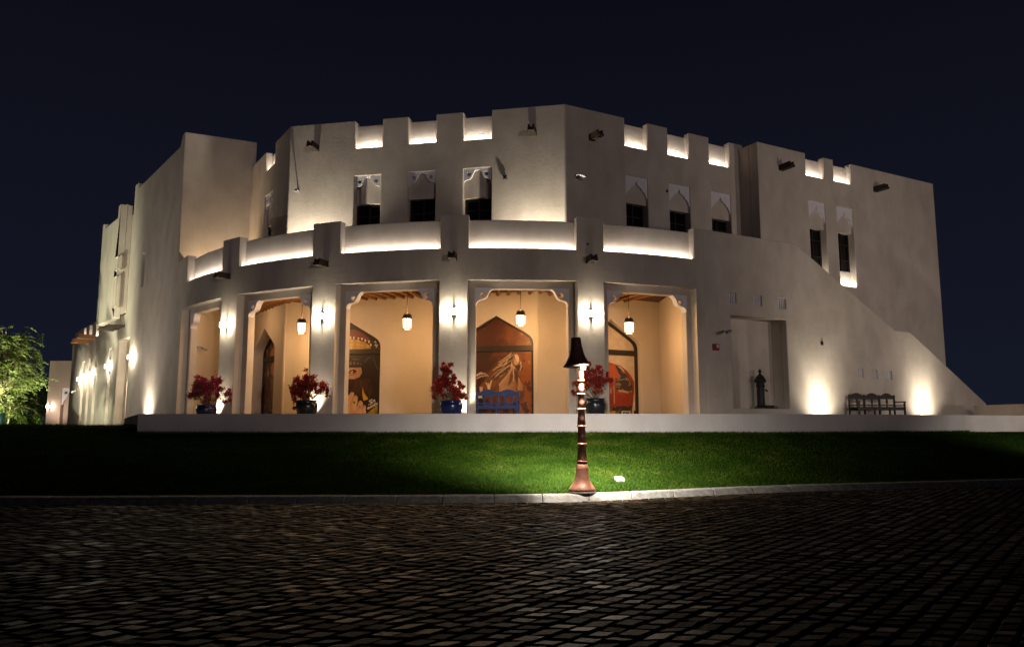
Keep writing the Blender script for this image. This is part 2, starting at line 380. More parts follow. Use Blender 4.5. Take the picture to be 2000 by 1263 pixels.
CURL = [(0, -.60), (.017, -.52), (.06, -.45), (.16, -.40), (.29, -.378), (.386, -.32), (.446, -.215), (.49, -.107), (.566, -.034), (.644, 0)]
mids = [-57] + [(BAYS[i][1] + BAYS[i + 1][0]) / 2 for i in range(4)] + [28.6]
for i in range(5):
    x0, x1 = dg(OPEN[i][0]), dg(OPEN[i][1])
    o = [(dg(mids[i]), 1.5), (x0, 1.5), (x0, Z_LINTEL), (x1, Z_LINTEL), (x1, 1.5), (dg(mids[i + 1]), 1.5), (dg(mids[i + 1]), 7.45), (dg(mids[i]), 7.45)]
    bm = bmesh.new(); slab(bm, ARC, o, d0=0.352, d1=0.66, step=0.45); fr = wall_part("archway_frame", bm)
    for sgn, xs in ((1, x0), (-1, x1)):
        pl = [(xs - sgn * .04, Z_LINTEL + .04), (xs - sgn * .04, Z_LINTEL - .60)] + [(xs + sgn * a, Z_LINTEL + b) for a, b in CURL] + [(xs + sgn * .644, Z_LINTEL + .04)]
        c = [(xs + sgn * .275 + .105 * math.cos(t * math.pi / 8), Z_LINTEL - .225 + .105 * math.sin(t * math.pi / 8)) for t in range(16)]
        bm = bmesh.new(); slab(bm, ARC, pl, [c], d0=0.335, d1=0.60); link("corner_bracket", bm, M["gypsum"], fr)
for a, b in NOTCH:
    bm = bmesh.new(); wbox(bm, ARC, dg(a) - .06, dg(b) + .06, 0.30, 0.55, 7.50, Z_PANEL, n=14); wall_part("parapet_panel", bm)
# light strips lying on the ledges, under each panel
for a, b in NOTCH:
    n = 4
    for k in range(n):
        b0 = dg(a) + .03 + (dg(b) - dg(a) - .06) * k / n; b1 = dg(a) + .03 + (dg(b) - dg(a) - .06) * (k + 1) / n
        p0, p1 = ARC.pt(b0, .13, Z_LEDGE + .025), ARC.pt(b1, .13, Z_LEDGE + .025)
        nrm = (Vector((*ARC.C, 0)) - Vector((p0.x, p0.y, 0))).normalized()
        strip("ledge_light", p0, p1, nrm * 1.0 + Vector((0, 0, .42)), 8.5, C_STRIP)

# ---- arcade room: back walls, end walls, ceiling
Cb, Db = Vector((1.03, 30.5)), Vector((-9.8, 32.9)); Eb = Vector((-13.3, 37.75)); Rb = Vector((6.46, 33.46))
def wall_between(a, b):
    d = Vector(b) - Vector(a); return Wall(a, math.degrees(math.atan2(d.x, d.y))), d.length
B4, LB4 = wall_between(Db, Cb); B3, LB3 = wall_between(Cb, Rb); B5, LB5 = wall_between(Eb, Db)
pr = ARC.pt(dg(26.9), .66, 0); BR, LBR = wall_between(Rb, (pr.x, pr.y))
pl_ = ARC.pt(dg(-53.9), .66, 0); BL, LBL = wall_between((pl_.x, pl_.y), Eb)
CEIL = 6.78
HW = 1.55
_, ZA = B4.on(968, 615.5); _, ZS = B4.on(1042, 669); ZT_BAR = B4.on(1000, 679)[1]
def arch(sc, hw, zs, za, zb=1.5):
    r = [(hw, zb), (hw, zs), (hw - .03, zs + .14), (hw - .11, zs + .27), (hw - .23, zs + .37), (hw - .37, zs + .46)]
    return [(sc + a, b) for a, b in r] + [(sc, za)] + [(sc - a, b) for a, b in reversed(r)]
S_A4 = B4.on(968, 615.5)[0]; S_A3b = S_A4 - (B4.on(1042, 720)[0] - B4.on(742, 720)[0])
S_A3 = B3.on(1194, 626)[0]; S_A5 = B5.on(516, 643)[0]
def back_wall(w, L, arches, th):
    bm = bmesh.new()
    o = [(-.05, 1.5)]
    for s in sorted(arches): o += list(reversed(arch(s, HW, ZS, ZA)))
    o += [(L + .05, 1.5), (L + .05, CEIL + .1), (-.05, CEIL + .1)]
    slab(bm, w, o, d0=0, d1=th); return wall_part("back_wall", bm, M["plaster_warm"])
back_wall(B4, LB4, [S_A4, S_A3b], .45); back_wall(B3, LB3, [S_A3], .45); back_wall(B5, LB5, [S_A5], .75)
for w, L in ((BR, LBR), (BL, LBL)):
    bm = bmesh.new(); slab(bm, w, [(0, 1.5), (L, 1.5), (L, CEIL + .1), (0, CEIL + .1)], d0=0, d1=.3); wall_part("end_wall", bm, M["plaster_warm"])
arcin = [(lambda p: (p.x, p.y))(ARC.pt(dg(-55 + k * 3.46), .5, 0)) for k in range(25)]
room = arcin + [(Rb.x + .3, Rb.y + .3), (Cb.x, Cb.y + .3), (Db.x, Db.y + .3), (Eb.x - .3, Eb.y + .3)]
bm = bmesh.new(); prism(bm, room, CEIL, CEIL + .12); link("reed_ceiling", bm, M["reed"], house)
for k in range(46):                                    # poles of the ceiling, running from the arcade to the back wall
    a = -54 + k * 1.78; p = ARC.pt(dg(a), .6, CEIL - .07); best = None
    dr = Vector((-(p.x - ARC.C.x), -(p.y - ARC.C.y))).normalized()
    for w, L in ((B4, LB4), (B3, LB3), (B5, LB5), (BR, LBR), (BL, LBL)):
        den = w.n.dot(dr)
        if abs(den) < 1e-4: continue
        t = w.n.dot(w.P - Vector((p.x, p.y))) / den; q = Vector((p.x, p.y)) + dr * t
        al = (q - w.P).dot(w.d)
        if t > .2 and -.1 < al < L + .1 and (best is None or t < best): best = t
    if not best: continue
    bm = bmesh.new(); pts = [p + Vector((dr.x, dr.y, 0)) * (best + .1) * f for f in (0, .3, .65, 1)]
    for q in pts: q.z += random.uniform(-.02, .02)
    tube(bm, pts, [.075, .08, .07, .075], 8); link("ceiling_pole", bm, M["wood_brown"], house, smooth=True)

# ---- painted windows of the arcade (murals on the glass, drawn at their real size)
def proj(p):
    q = Vector(p) - Vector((0, 0, EYE)); zc = q.y * math.cos(TH) + q.z * math.sin(TH); yc = -q.y * math.sin(TH) + q.z * math.cos(TH)
    return 1000 + FPX * q.x / zc, 631 - FPX * yc / zc
def near(x, y, P, w):                                  # within w of a polyline
    for i in range(len(P) - 1):
        ax, ay = P[i]; bx, by = P[i + 1]; dx, dy = bx - ax, by - ay
        t = max(0, min(1, ((x - ax) * dx + (y - ay) * dy) / (dx * dx + dy * dy + 1e-9)))
        if (x - ax - t * dx) ** 2 + (y - ay - t * dy) ** 2 < w * w: return True
    return False
from mathutils import noise as mnoise
def mixc(a, b, t): t = max(0, min(1, t)); return tuple(a[i] * (1 - t) + b[i] * t for i in range(3))

def horse(u, v):
    x, y = (u - 920) * 6.25, (v - 610) * 6.25
    n = mnoise.noise(Vector((x * .012, y * .012, 3))) + .5 * mnoise.noise(Vector((x * .04, y * .04, 9)))
    c = mixc((.045, .012, .006), (.26, .075, .014), (x - 200) / 480 + n * .35 + (0.15 if y > 700 else -.05))
    if y < 420: c = mixc((.070, .018, .010), (.20, .065, .018), (x - 330) / 330 + n * .5)
    if n > .5 and x > 480 and y < 800: c = mixc(c, (.42, .19, .03), .6)
    if x > 640 and n < -.35: c = (.10, .03, .012)
    body = [(100, 900), (135, 855), (200, 785), (260, 730), (330, 650), (420, 570), (480, 490), (520, 462), (560, 455), (600, 490), (622, 560), (636, 640), (630, 690), (605, 722), (572, 712), (582, 760), (620, 830), (655, 870), (655, 960), (630, 1100), (560, 1240), (420, 1240), (330, 1120), (200, 1060), (120, 990)]
    if inside(x, y, body):
        c = mixc((.11, .038, .013), (.19, .07, .024), .5 + n)
        if inside(x, y, [(345, 880), (380, 835), (440, 780), (485, 700), (502, 640), (520, 720), (530, 800), (562, 880), (548, 960), (345, 960)]): c = mixc((.40, .22, .10), (.24, .11, .045), (x - 400) / 150 + n * .5)
        if inside(x, y, [(478, 760), (505, 700), (512, 800), (480, 870), (450, 890)]): c = (.13, .05, .02)
        if inside(x, y, [(575, 770), (605, 835), (640, 880), (640, 950), (570, 950)]): c = mixc((.42, .22, .09), (.25, .11, .04), (x - 570) / 80)
        if inside(x, y, [(520, 700), (570, 712), (580, 780), (560, 880), (532, 800)]): c = (.09, .035, .018)
        if inside(x, y, [(500, 545), (530, 500), (600, 515), (622, 590), (636, 650), (610, 700), (540, 685), (505, 630)]): c = (.23, .10, .045)
        if inside(x, y, [(530, 520), (560, 505), (586, 545), (588, 590), (570, 612), (545, 575)]): c = (.62, .45, .30)
        if inside(x, y, [(520, 560), (545, 580), (575, 615), (560, 640), (525, 625)]): c = (.48, .30, .15)
        if inside(x, y, [(535, 655), (575, 630), (622, 640), (634, 685), (602, 718), (565, 700)]): c = (.06, .025, .015)
        if near(x, y, [(605, 600), (612, 660), (598, 705)], 5) or near(x, y, [(490, 560), (500, 640), (535, 680)], 5): c = (.58, .42, .28)
        if (x - 592) ** 2 + (y - 548) ** 2 < 60: c = (.02, .01, .01)
        if near(x, y, [(510, 650), (522, 760), (520, 830)], 6) or near(x, y, [(490, 600), (492, 690), (440, 770), (380, 830), (345, 880)], 7): c = (.50, .33, .18)
    mane = [(500, 470), (440, 520), (350, 600), (300, 660), (255, 700), (320, 690), (270, 760), (230, 800), (300, 790), (270, 830), (370, 780), (460, 700), (495, 600), (520, 500)]
    if inside(x, y, mane):
        c = (.055, .022, .012)
        if math.sin((x * .62 + y * .78) * .16 + 2 * n) > .55: c = (.33, .20, .12)
    for k, P in enumerate([[(490, 500), (410, 560), (340, 605)], [(480, 540), (400, 590), (335, 635)], [(440, 620), (340, 660), (265, 700)], [(470, 640), (380, 700), (300, 770)], [(480, 520), (430, 600), (380, 650)]]):
        if near(x, y, P, 6): c = (.42, .28, .17)
    if near(x, y, [(70, 765), (110, 740), (160, 742), (200, 768)], 13) or near(x, y, [(75, 800), (120, 775), (175, 775)], 7): c = (.52, .36, .24) if math.sin(y * .5) > -.4 else (.1, .04, .02)
    if near(x, y, [(182, 855), (200, 880), (212, 930)], 7) or near(x, y, [(250, 830), (232, 880), (225, 930)], 8) or near(x, y, [(215, 860), (218, 930)], 5): c = (.64, .46, .28)
    if inside(x, y, [(105, 905), (140, 900), (145, 960), (110, 1000)]): c = (.50, .36, .24)
    if inside(x, y, [(80, 1000), (135, 1010), (140, 1060), (90, 1040)]): c = (.62, .55, .48)
    if y > 1040 and x < 150: c = (.02, .012, .01)
    if y > 1090 and math.sin(x * .05 + n * 3) > .4: c = mixc(c, (.03, .012, .008), .8)
    return c
PEN = {"S": [[(9, 1), (4, 0), (1, 2), (4, 5), (8, 7), (6, 10), (0, 9)]], "i": [[(1, 4), (0, 10)], [(1.5, 1), (1.6, 1.6)]], "n": [[(0, 10), (1, 4)], [(1, 6), (4, 4), (5, 6), (4.5, 10)]],
       "e": [[(0, 7), (5, 6), (4, 4), (1, 5), (0, 8), (2, 10), (5, 9)]], "v": [[(0, 4), (2, 10), (5, 4)]], "t": [[(2, 1), (1, 9), (3, 10)], [(0, 4), (4, 4)]], "o": [[(3, 4), (0, 6), (0, 9), (3, 10), (5, 7), (3, 4)]], "s": [[(4, 4), (1, 5), (3, 7), (2, 10), (0, 9)]]}
def letters(word, x0, y0, h, adv, slope):
    r = []
    for k, ch in enumerate(word):
        for st in PEN[ch]: r.append([(x0 + k * adv + a * h / 10, y0 + b * h / 10 - (k * adv + a * h / 10) * slope) for a, b in st])
    return r
TXT = letters("Sin", 322, 1040, 62, 30, .45) + letters("eventos", 308, 1118, 46, 25.5, .46)
def lady(u, v):
    x, y = (u - 676) * 7.34, (v - 640) * 7.34
    n = mnoise.noise(Vector((x * .02, y * .012, 5)))
    c = (.020, .010, .007)
    if y < 330:                                        # round of fruit and cream drops on the hat
        c = (.022, .010, .008)
        if inside(x, y, [(-200, 20), (130, 20), (240, 70), (330, 150), (360, 200), (300, 190), (180, 150), (-200, 130)]): c = (.14, .035, .020)
        if inside(x, y, [(-200, 150), (120, 160), (240, 190), (330, 240), (358, 290), (320, 305), (200, 315), (-200, 318)]):
            c = mixc((.50, .30, .05), (.32, .16, .03), .5 + n)
            if near(x, y, [(-200, 262), (120, 258), (240, 275), (330, 300)], 5) or near(x, y, [(-200, 215), (150, 205), (280, 235)], 4): c = (.24, .11, .02)
        for px, py in ((62, 135), (112, 140), (176, 150), (226, 155), (276, 178), (327, 197), (354, 240)):
            if ((x - px) / 11) ** 2 + ((y - py) / 19) ** 2 < 1: c = (.66, .50, .36)
        if near(x, y, [(400, 200), (420, 190), (430, 225), (410, 250), (450, 240), (430, 280)], 5) or near(x, y, [(365, 302), (410, 300), (470, 296)], 5): c = (.50, .42, .38)
        return c
    if inside(x, y, [(-200, 560), (60, 570), (215, 565), (225, 640), (195, 700), (120, 730), (-200, 720)]):
        c = mixc((.46, .25, .13), (.34, .16, .075), .5 + n + (x - 100) / 300)
        if inside(x, y, [(30, 640), (70, 600), (120, 590), (155, 618), (130, 640), (90, 650), (50, 655)]): c = (.025, .012, .010)
        if near(x, y, [(65, 640), (90, 618), (85, 640)], 6): c = (.55, .42, .36)
        if near(x, y, [(-100, 690), (90, 672), (145, 640)], 5): c = (.24, .10, .05)
    elif 730 <= y and inside(x, y, [(60, 740), (230, 640), (330, 700), (380, 900), (330, 1010), (240, 860), (200, 980), (60, 960)]): c = mixc((.030, .012, .007), (.075, .028, .012), .5 + 1.4 * mnoise.noise(Vector((x * .05, y * .008, 2))))
    if inside(x, y, [(238, 850), (258, 930), (322, 1015), (250, 1040), (232, 960)]): c = (.50, .29, .03)
    if 400 < y < 540 and ((int(x / 17) % 2 == 0 and 440 < y < 460 and 90 < x < 190) or (int(x / 26) % 2 == 0 and 490 < y < 525 and x < 220)): c = (.16, .09, .05)
    if near(x, y, [(270, 480), (300, 440), (340, 420)], 6): c = (.13, .08, .05)
    if near(x, y, [(385, 420), (430, 540), (475, 610)], 6): c = (.07, .06, .06)
    for F in ([(40, 960), (75, 915), (112, 925), (105, 1010), (60, 1110), (30, 1150), (-200, 1150), (-200, 960)], [(75, 1090), (100, 985), (140, 960), (168, 985), (160, 1075), (140, 1120), (80, 1130)], [(155, 1140), (175, 1060), (205, 1035), (238, 1060), (243, 1150), (170, 1170)], [(240, 1150), (260, 1100), (282, 1120), (285, 1240), (230, 1240)], [(-200, 1110), (90, 1090), (160, 1120), (250, 1160), (280, 1300), (-200, 1300)]):
        if inside(x, y, F): c = mixc((.62, .37, .20), (.48, .25, .12), .5 + n)
    if near(x, y, [(60, 1110), (90, 1040), (108, 960)], 4) or near(x, y, [(160, 1080), (150, 1130), (175, 1170)], 4) or near(x, y, [(240, 1150), (250, 1110)], 4): c = (.20, .08, .035)
    if ((x - 116) / 22) ** 2 + ((y - 1055) / 40) ** 2 < 1: c = (.50, .40, .05) if ((x - 116) / 12) ** 2 + ((y - 1065) / 20) ** 2 > 1 else (.05, .03, .02)
    if ((x - 196) / 14) ** 2 + ((y - 1125) / 24) ** 2 < 1: c = (.36, .13, .03)
    if inside(x, y, [(300, 1215), (360, 1170), (470, 1095), (600, 1050), (600, 1300), (290, 1300)]): c = mixc((.42, .27, .02), (.25, .15, .015), .5 + 2 * n)
    for P in TXT:
        if near(x, y, P, 4.2): c = (.66, .60, .54)
    return c
def red_car(u, v):
    x, y = (u - 1180) * 6.25, (v - 610) * 6.25
    n = mnoise.noise(Vector((x * .02, y * .02, 1)))
    c = mixc((.62, .49, .34), (.56, .42, .29), .5 + n)
    car = [(-300, 640), (60, 605), (120, 622), (200, 645), (270, 700), (330, 770), (368, 850), (366, 960), (350, 1130), (335, 1260), (-300, 1260)]
    if inside(x, y, car):
        c = mixc((.34, .045, .014), (.24, .026, .010), .5 + n + (y - 900) / 500)
        if inside(x, y, [(120, 625), (165, 640), (190, 720), (185, 770), (150, 800), (60, 790), (60, 640)]): c = (.44, .09, .03)
        if inside(x, y, [(130, 640), (200, 660), (245, 710), (330, 860), (345, 950), (320, 985), (190, 965), (135, 930), (150, 800), (190, 760)]):
            c = (.045, .028, .022)
            if n > .25 or near(x, y, [(160, 825), (250, 810)], 7) or near(x, y, [(150, 905), (190, 910)], 6): c = (.22, .15, .11)
            if near(x, y, [(180, 950), (290, 968)], 12): c = (.44, .24, .15)
            if near(x, y, [(175, 650), (240, 705)], 9): c = (.55, .42, .34)
        if near(x, y, [(250, 680), (330, 860), (350, 930)], 4): c = (.05, .02, .015)
        if near(x, y, [(120, 790), (124, 1110)], 4) or near(x, y, [(80, 930), (85, 975)], 7): c = (.42, .32, .25)
        if inside(x, y, [(-300, 1160), (130, 1145), (345, 1130), (335, 1260), (-300, 1260)]):
            c = (.035, .020, .015) if n < .18 else (.15, .085, .05)
            if inside(x, y, [(70, 1200), (140, 1195), (130, 1240), (70, 1240)]): c = (.45, .22, .07)
    if 215 < x < 320 and 1195 < y < 1262: c = (.60, .50, .40) if not (228 < x < 308 and 1208 < y < 1262) else (.03, .02, .02)
    if 245 < x < 290 and 1222 < y < 1250 and int(x / 8) % 2: c = (.4, .32, .26)
    if 362 < x < 398 and 1195 < y < 1262: c = (.03, .02, .02)
    return c
def duo(u, v):
    x, y = (u - 490) * 7.35, (v - 640) * 7.35
    n = mnoise.noise(Vector((x * .05, y * .02, 7)))
    c = mixc((.045, .018, .008), (.12, .05, .018), .4 + n)
    if inside(x, y, [(270, 440), (285, 330), (320, 280), (345, 260), (345, 430)]) or inside(x, y, [(285, 560), (310, 500), (345, 500), (345, 690), (310, 690), (290, 650)]): c = (.50, .22, .10)
    if near(x, y, [(250, 610), (245, 680)], 9) or near(x, y, [(225, 290), (240, 350)], 7): c = (.50, .36, .22)
    if y < 700 and n > .3 and x > 170: c = (.30, .18, .10)
    if inside(x, y, [(280, 720), (330, 700), (325, 1090), (300, 1090)]): c = mixc((.30, .15, .02), (.22, .10, .02), .5 + n)
    if y > 1000 and n > .22: c = (.20, .12, .07)
    return c
def arched_window(w, sc, depth, fn, edge=.10, cell=.021):
    frame_o = arch(sc, HW, ZS, ZA); inner = arch(sc, HW - edge, ZS - edge * .4, ZA - edge * 1.15)
    bm = bmesh.new(); slab(bm, w, frame_o, [], d0=depth + .035, d1=depth + .09, step=None)
    win = link("arched_window", bm, M["glass"], house)
    # frame: border ring and transom
    bm = bmesh.new(); n = len(frame_o)
    for i in range(n - 1):
        a, b, c, d = frame_o[i], frame_o[i + 1], inner[i + 1], inner[i]
        slab(bm, w, [a, b, c, d], d0=depth - .05, d1=depth + .03)
    zt = ZT_BAR
    slab(bm, w, [(sc - HW + .01, zt - .11), (sc + HW - .01, zt - .11), (sc + HW - .01, zt + .11), (sc - HW + .01, zt + .11)], d0=depth - .054, d1=depth + .026)
    link("window_frame", bm, M["frame"], win)
    # mural on the glass
    t = bmesh.new(); P = arch(sc, HW - edge + .02, ZS - edge * .4, ZA - edge * 1.15 + .02)
    tris = triangulate([P]); vs = [t.verts.new((p[0], depth + .02, p[1])) for p in P]
    for a, b, c in tris:
        try: t.faces.new((vs[a], vs[b], vs[c]))
        except ValueError: pass
    us = [proj(w.pt(p[0], 0, 3))[0] for p in P]
    x = min(p[0] for p in P) + cell; xm = max(p[0] for p in P); z = FLOOR + cell; zm = ZA
    while x < xm: bmesh.ops.bisect_plane(t, geom=t.verts[:] + t.edges[:] + t.faces[:], plane_co=(x, 0, 0), plane_no=(1, 0, 0)); x += cell
    while z < zm: bmesh.ops.bisect_plane(t, geom=t.verts[:] + t.edges[:] + t.faces[:], plane_co=(0, 0, z), plane_no=(0, 0, 1)); z += cell
    lay = t.verts.layers.float_color.new("paint")
    for v in t.verts:
        v.co = w.pt(v.co.x, v.co.y, v.co.z); c = fn(*proj(v.co)); v[lay] = (c[0], c[1], c[2], 1)
    bmesh.ops.recalc_face_normals(t, faces=t.faces)
    link("mural", t, M["paint"], win, recalc=False)
    return win
arched_window(B4, S_A4, .16, horse); arched_window(B4, S_A3b, .16, lady); arched_window(B3, S_A3, .30, red_car, edge=.13); arched_window(B5, S_A5, .55, duo)

# ---- roof terrace over the arcade and the main roof
arcout = [(lambda p: (p.x, p.y))(ARC.pt(dg(-56 + k * 3.5), .4, 0)) for k in range(25)]
W3e = W3.pt(L3, 0, 0); W2e = W2.pt(S2L, 0.2, 0)
bm = bmesh.new(); prism(bm, arcout + [(A1[0] + 1, A1[1] + 1.2), (W2e.x, W2e.y), (W3e.x, W3e.y + .2), (Cc.x, Cc.y + .3), (Dd.x + .2, Dd.y + .3), (Ff.x + .3, Ff.y + .2), (Gg.x, Gg.y + .3)], 7.40, 7.56); link("terrace_floor", bm, M["paving"], house)
rt = W2.pt(11, 1, 0)
bm = bmesh.new(); prism(bm, [(Gg.x, Gg.y + .4), (Ff.x, Ff.y + .5), (Dd.x, Dd.y + .4), (Cc.x, Cc.y + .4), (W3e.x, W3e.y + .3), (W2e.x + .3, W2e.y + .5), (rt.x - .6, rt.y), (rt.x - 5, rt.y + 7), (-20, 44)], 12.7, 12.9); link("roof", bm, M["paving"], house)

# ---- crenellated walls
def crenel_outline(x0, x1, z0, z1, notches, extra=None):
    o = [(x0, z0), (x1, z0), (x1, z1)]
    for a, b, zb in reversed(notches): o += [(b, z1), (b, zb), (a, zb), (a, z1)]
    return o + [(x0, z1)]
def notch_from(w, uL, vL, uR, vR):
    a, za = w.on(uL, vL); b, zb = w.on(uR, vR); return (a, b, (za + zb) / 2)
def strips_panels(w, notches, z1, pw, power, drop=.13, th=.28):
    for a, b, zb in notches:
        bm = bmesh.new(); wbox(bm, w, a - .05, b + .05, th, th + .18, zb - .3, z1 - drop); wall_part("parapet_panel", bm)
        strip("notch_light", w.pt(a + .02, .12, zb + .03), w.pt(b - .02, .12, zb + .03), Vector((w.n.x, w.n.y, .45)), power * (b - a), C_STRIP)
PROF_A = [(0, -.58), (.03, -.50), (.10, -.45), (.22, -.42), (.28, -.36), (.33, -.24), (.36, -.13), (.42, -.07), (.5, -.05)]
PROF_B = [(0.02, -.86), (.05, -.75), (.12, -.62), (.21, -.56), (.25, -.46), (.34, -.41), (.44, -.33), (.48, -.22), (.5, -.16)]
def upper_window(w, s0, s1, zt, zl, zb, prof, circles, th=.5, glass_bottom=None, lean=0.0):
    W_ = s1 - s0
    bm = bmesh.new(); wbox(bm, w, s0 - .05, s1 + .05, th - .10, th - .04, zb - .05, zl + .1); win = link("upper_window", bm, M["glass"], house)
    bm = bmesh.new()
    for a in (0, .5, 1):
        x = s0 + .03 + (W_ - .06) * a; wbox(bm, w, x - .03, x + .03, th - .16, th - .095, zb, zl)
    k = 0; z = zb + .55
    while z < zl: wbox(bm, w, s0, s1, th - .15, th - .094, z - .025, z + .025); z += .75
    link("window_frame", bm, M["frame"], win)
    bm = bmesh.new(); wbox(bm, w, s0 + (.001 if lean <= 0 else W_ * lean), s1 + (.04 if lean >= 0 else W_ * lean), .155, th - .02, zl, zt + .05); link("transom_block", bm, M["plaster"], win)
    bm = bmesh.new(); wbox(bm, w, s0 - .03, s1 + .03, .36, .39, zl + .002, zt + .04); link("back_panel", bm, M["plaster"], win)
    pr_ = [(s0 - .03, zt + .03), (s0 - .03, zt + prof[0][1])] + [(s0 + W_ * a, zt + b) for a, b in prof] + [(s1 - W_ * a, zt + b) for a, b in reversed(prof[:-1])] + [(s1 + .03, zt + prof[0][1]), (s1 + .03, zt + .03)]
    hs = []
    if circles:
        for cx in (.19, .81): hs.append([(s0 + W_ * cx + .085 * math.cos(t * math.pi / 8), zt - .24 + .085 * math.sin(t * math.pi / 8)) for t in range(16)])
    bm = bmesh.new(); slab(bm, w, pr_, hs, d0=.05, d1=.15); link("carved_screen", bm, M["gypsum"], win)

ZT4 = W4.on(740, 232)[1]
# main front (left half)
N4 = [notch_from(W4, *q) for q in ((693, 289, 746.5, 286), (797.5, 281, 852, 277), (905, 273, 960.5, 270))]
WIN4 = []
for tl, tr, li in (((692.5, 343.5), (743.5, 340.5), (700, 397)), ((797, 336), (850.5, 333), (803, 387.5)), ((905, 329), (959.5, 326), (912, 385))):
    a, za = W4.on(*tl); b, zb = W4.on(*tr); WIN4.append((a, b, (za + zb) / 2, W4.on(*li)[1]))
bm = bmesh.new()
slab(bm, W4, crenel_outline(0, L4, 7.3, ZT4, N4), [[(a, 7.95), (b, 7.95), (b, zt), (a, zt)] for a, b, zt, zl in WIN4], d0=0, d1=.5); wall_part("front_wall", bm)
strips_panels(W4, N4, ZT4, 0, 13)
for (a, b, zt, zl), ln_ in zip(WIN4, (.2, 0, -.22)): upper_window(W4, a, b, zt, zl, 7.9, PROF_A, True, lean=ln_)
# right half
ZT3 = ZT4
N3 = [notch_from(W3, *q) for q in ((1220.5, 283.5, 1265, 293), (1304.5, 301.5, 1346, 310), (1385.5, 318.5, 1425.5, 327))]
WIN3 = []
for tl, tr, li in (((1222.5, 341), (1265, 348.5), (1223.5, 393)), ((1307, 357), (1347.5, 364), (1307.5, 407)), ((1389, 372.5), (1427, 379), (1389.5, 423))):
    a, za = W3.on(*tl); b, zb = W3.on(*tr); WIN3.append((a, b, (za + zb) / 2, W3.on(*li)[1]))
bm = bmesh.new()
slab(bm, W3, crenel_outline(0.0, L3 + .3, 7.3, ZT3, N3), [[(a, 7.95), (b, 7.95), (b, zt), (a, zt)] for a, b, zt, zl in WIN3], d0=0, d1=.5); wall_part("front_wall", bm)
strips_panels(W3, N3, ZT3, 0, 13)
for a, b, zt, zl in WIN3: upper_window(W3, a, b, zt, zl, 7.9, PROF_B, False)
# right tower
ZT2 = W2.on(1700, 329)[1]; S2R = W2.on(1837, 560)[0]
N2 = [notch_from(W2, *q) for q in ((1574.5, 341.5, 1610, 348.5), (1629, 352, 1663, 360))]
WIN2 = []
for tl, tr, li, bo in (((1579, 391), (1611.5, 397.5), (1583, 441), None), ((1634, 402.5), (1665.5, 408.5), (1638, 450), (1646, 556))):
    a, za = W2.on(*tl); b, zb = W2.on(*tr); WIN2.append((a, b, (za + zb) / 2, W2.on(*li)[1]))
ZB2 = W2.on(1660, 559)[1]
bm = bmesh.new()
slab(bm, W2, crenel_outline(S2L, S2R, 1.5, ZT2, N2), [[(a, ZB2), (b, ZB2), (b, zt), (a, zt)] for a, b, zt, zl in WIN2], d0=0, d1=.5); wall_part("tower_wall", bm)
strips_panels(W2, N2, ZT2, 0, 13)
for a, b, zt, zl in WIN2:
    upper_window(W2, a, b, zt, zl, ZB2, PROF_B, False)
    bm = bmesh.new(); wbox(bm, W2, a - .04, b + .04, .30, .50, ZB2 - .1, ZB2 + .78); wall_part("window_apron", bm)
    strip("sill_light", W2.pt(a + .03, .05, ZB2 + .03), W2.pt(b - .03, .05, ZB2 + .03), Vector((W2.n.x, W2.n.y, .6)), 15 * (b - a), C_STRIP)
bm = bmesh.new()                                       # returns of the tower
wr = Wall((lambda p: (p.x, p.y))(W2.pt(S2L, 0, 0)), H1 + 90)
c0 = W2.pt(S2L, .001, 0)
hexa(bm, [W2.pt(S2L, .5, 7.3), W2.pt(S2L + .45, .5, 7.3), W2.pt(S2L + .45, 1.7, 7.3), W2.pt(S2L, 1.7, 7.3), W2.pt(S2L, .5, ZT2), W2.pt(S2L + .45, .5, ZT2), W2.pt(S2L + .45, 1.7, ZT2), W2.pt(S2L, 1.7, ZT2)])
wall_part("tower_return", bm); bm = bmesh.new()
hexa(bm, [W2.pt(S2R - .45, .5, 1.5), W2.pt(S2R, .5, 1.5), W2.pt(S2R, 9, 1.5), W2.pt(S2R - .45, 9, 1.5), W2.pt(S2R - .45, .5, ZT2), W2.pt(S2R, .5, ZT2), W2.pt(S2R, 9, ZT2), W2.pt(S2R - .45, 9, ZT2)])
wall_part("tower_return", bm)
# narrow canted wall and the left block
N5 = [notch_from(W5, 518.5, 333, 536.5, 321)]
a5, z5 = W5.on(517.5, 384); b5, _ = W5.on(532.5, 374); zl5 = W5.on(530, 432)[1]
bm = bmesh.new(); slab(bm, W5, crenel_outline(-.05, L5 - .001, 7.3, ZT4, N5), [[(a5, 7.95), (b5, 7.95), (b5, z5), (a5, z5)]], d0=.001, d1=.5); wall_part("canted_wall", bm)
strips_panels(W5, N5, ZT4, 0, 14); upper_window(W5, a5, b5, z5, zl5, 7.9, PROF_A, True)
ZT6 = W6.on(362, 257)[1]
bm = bmesh.new(); slab(bm, W6, [(0.02, 7.3), (L6 + .2, 7.3), (L6 + .2, ZT6), (0.02, ZT6)], d0=0, d1=.5)
wbox(bm, W6, L6 - .4, L6 + .2, .5, 3, 12, ZT6); wall_part("block_wall", bm)

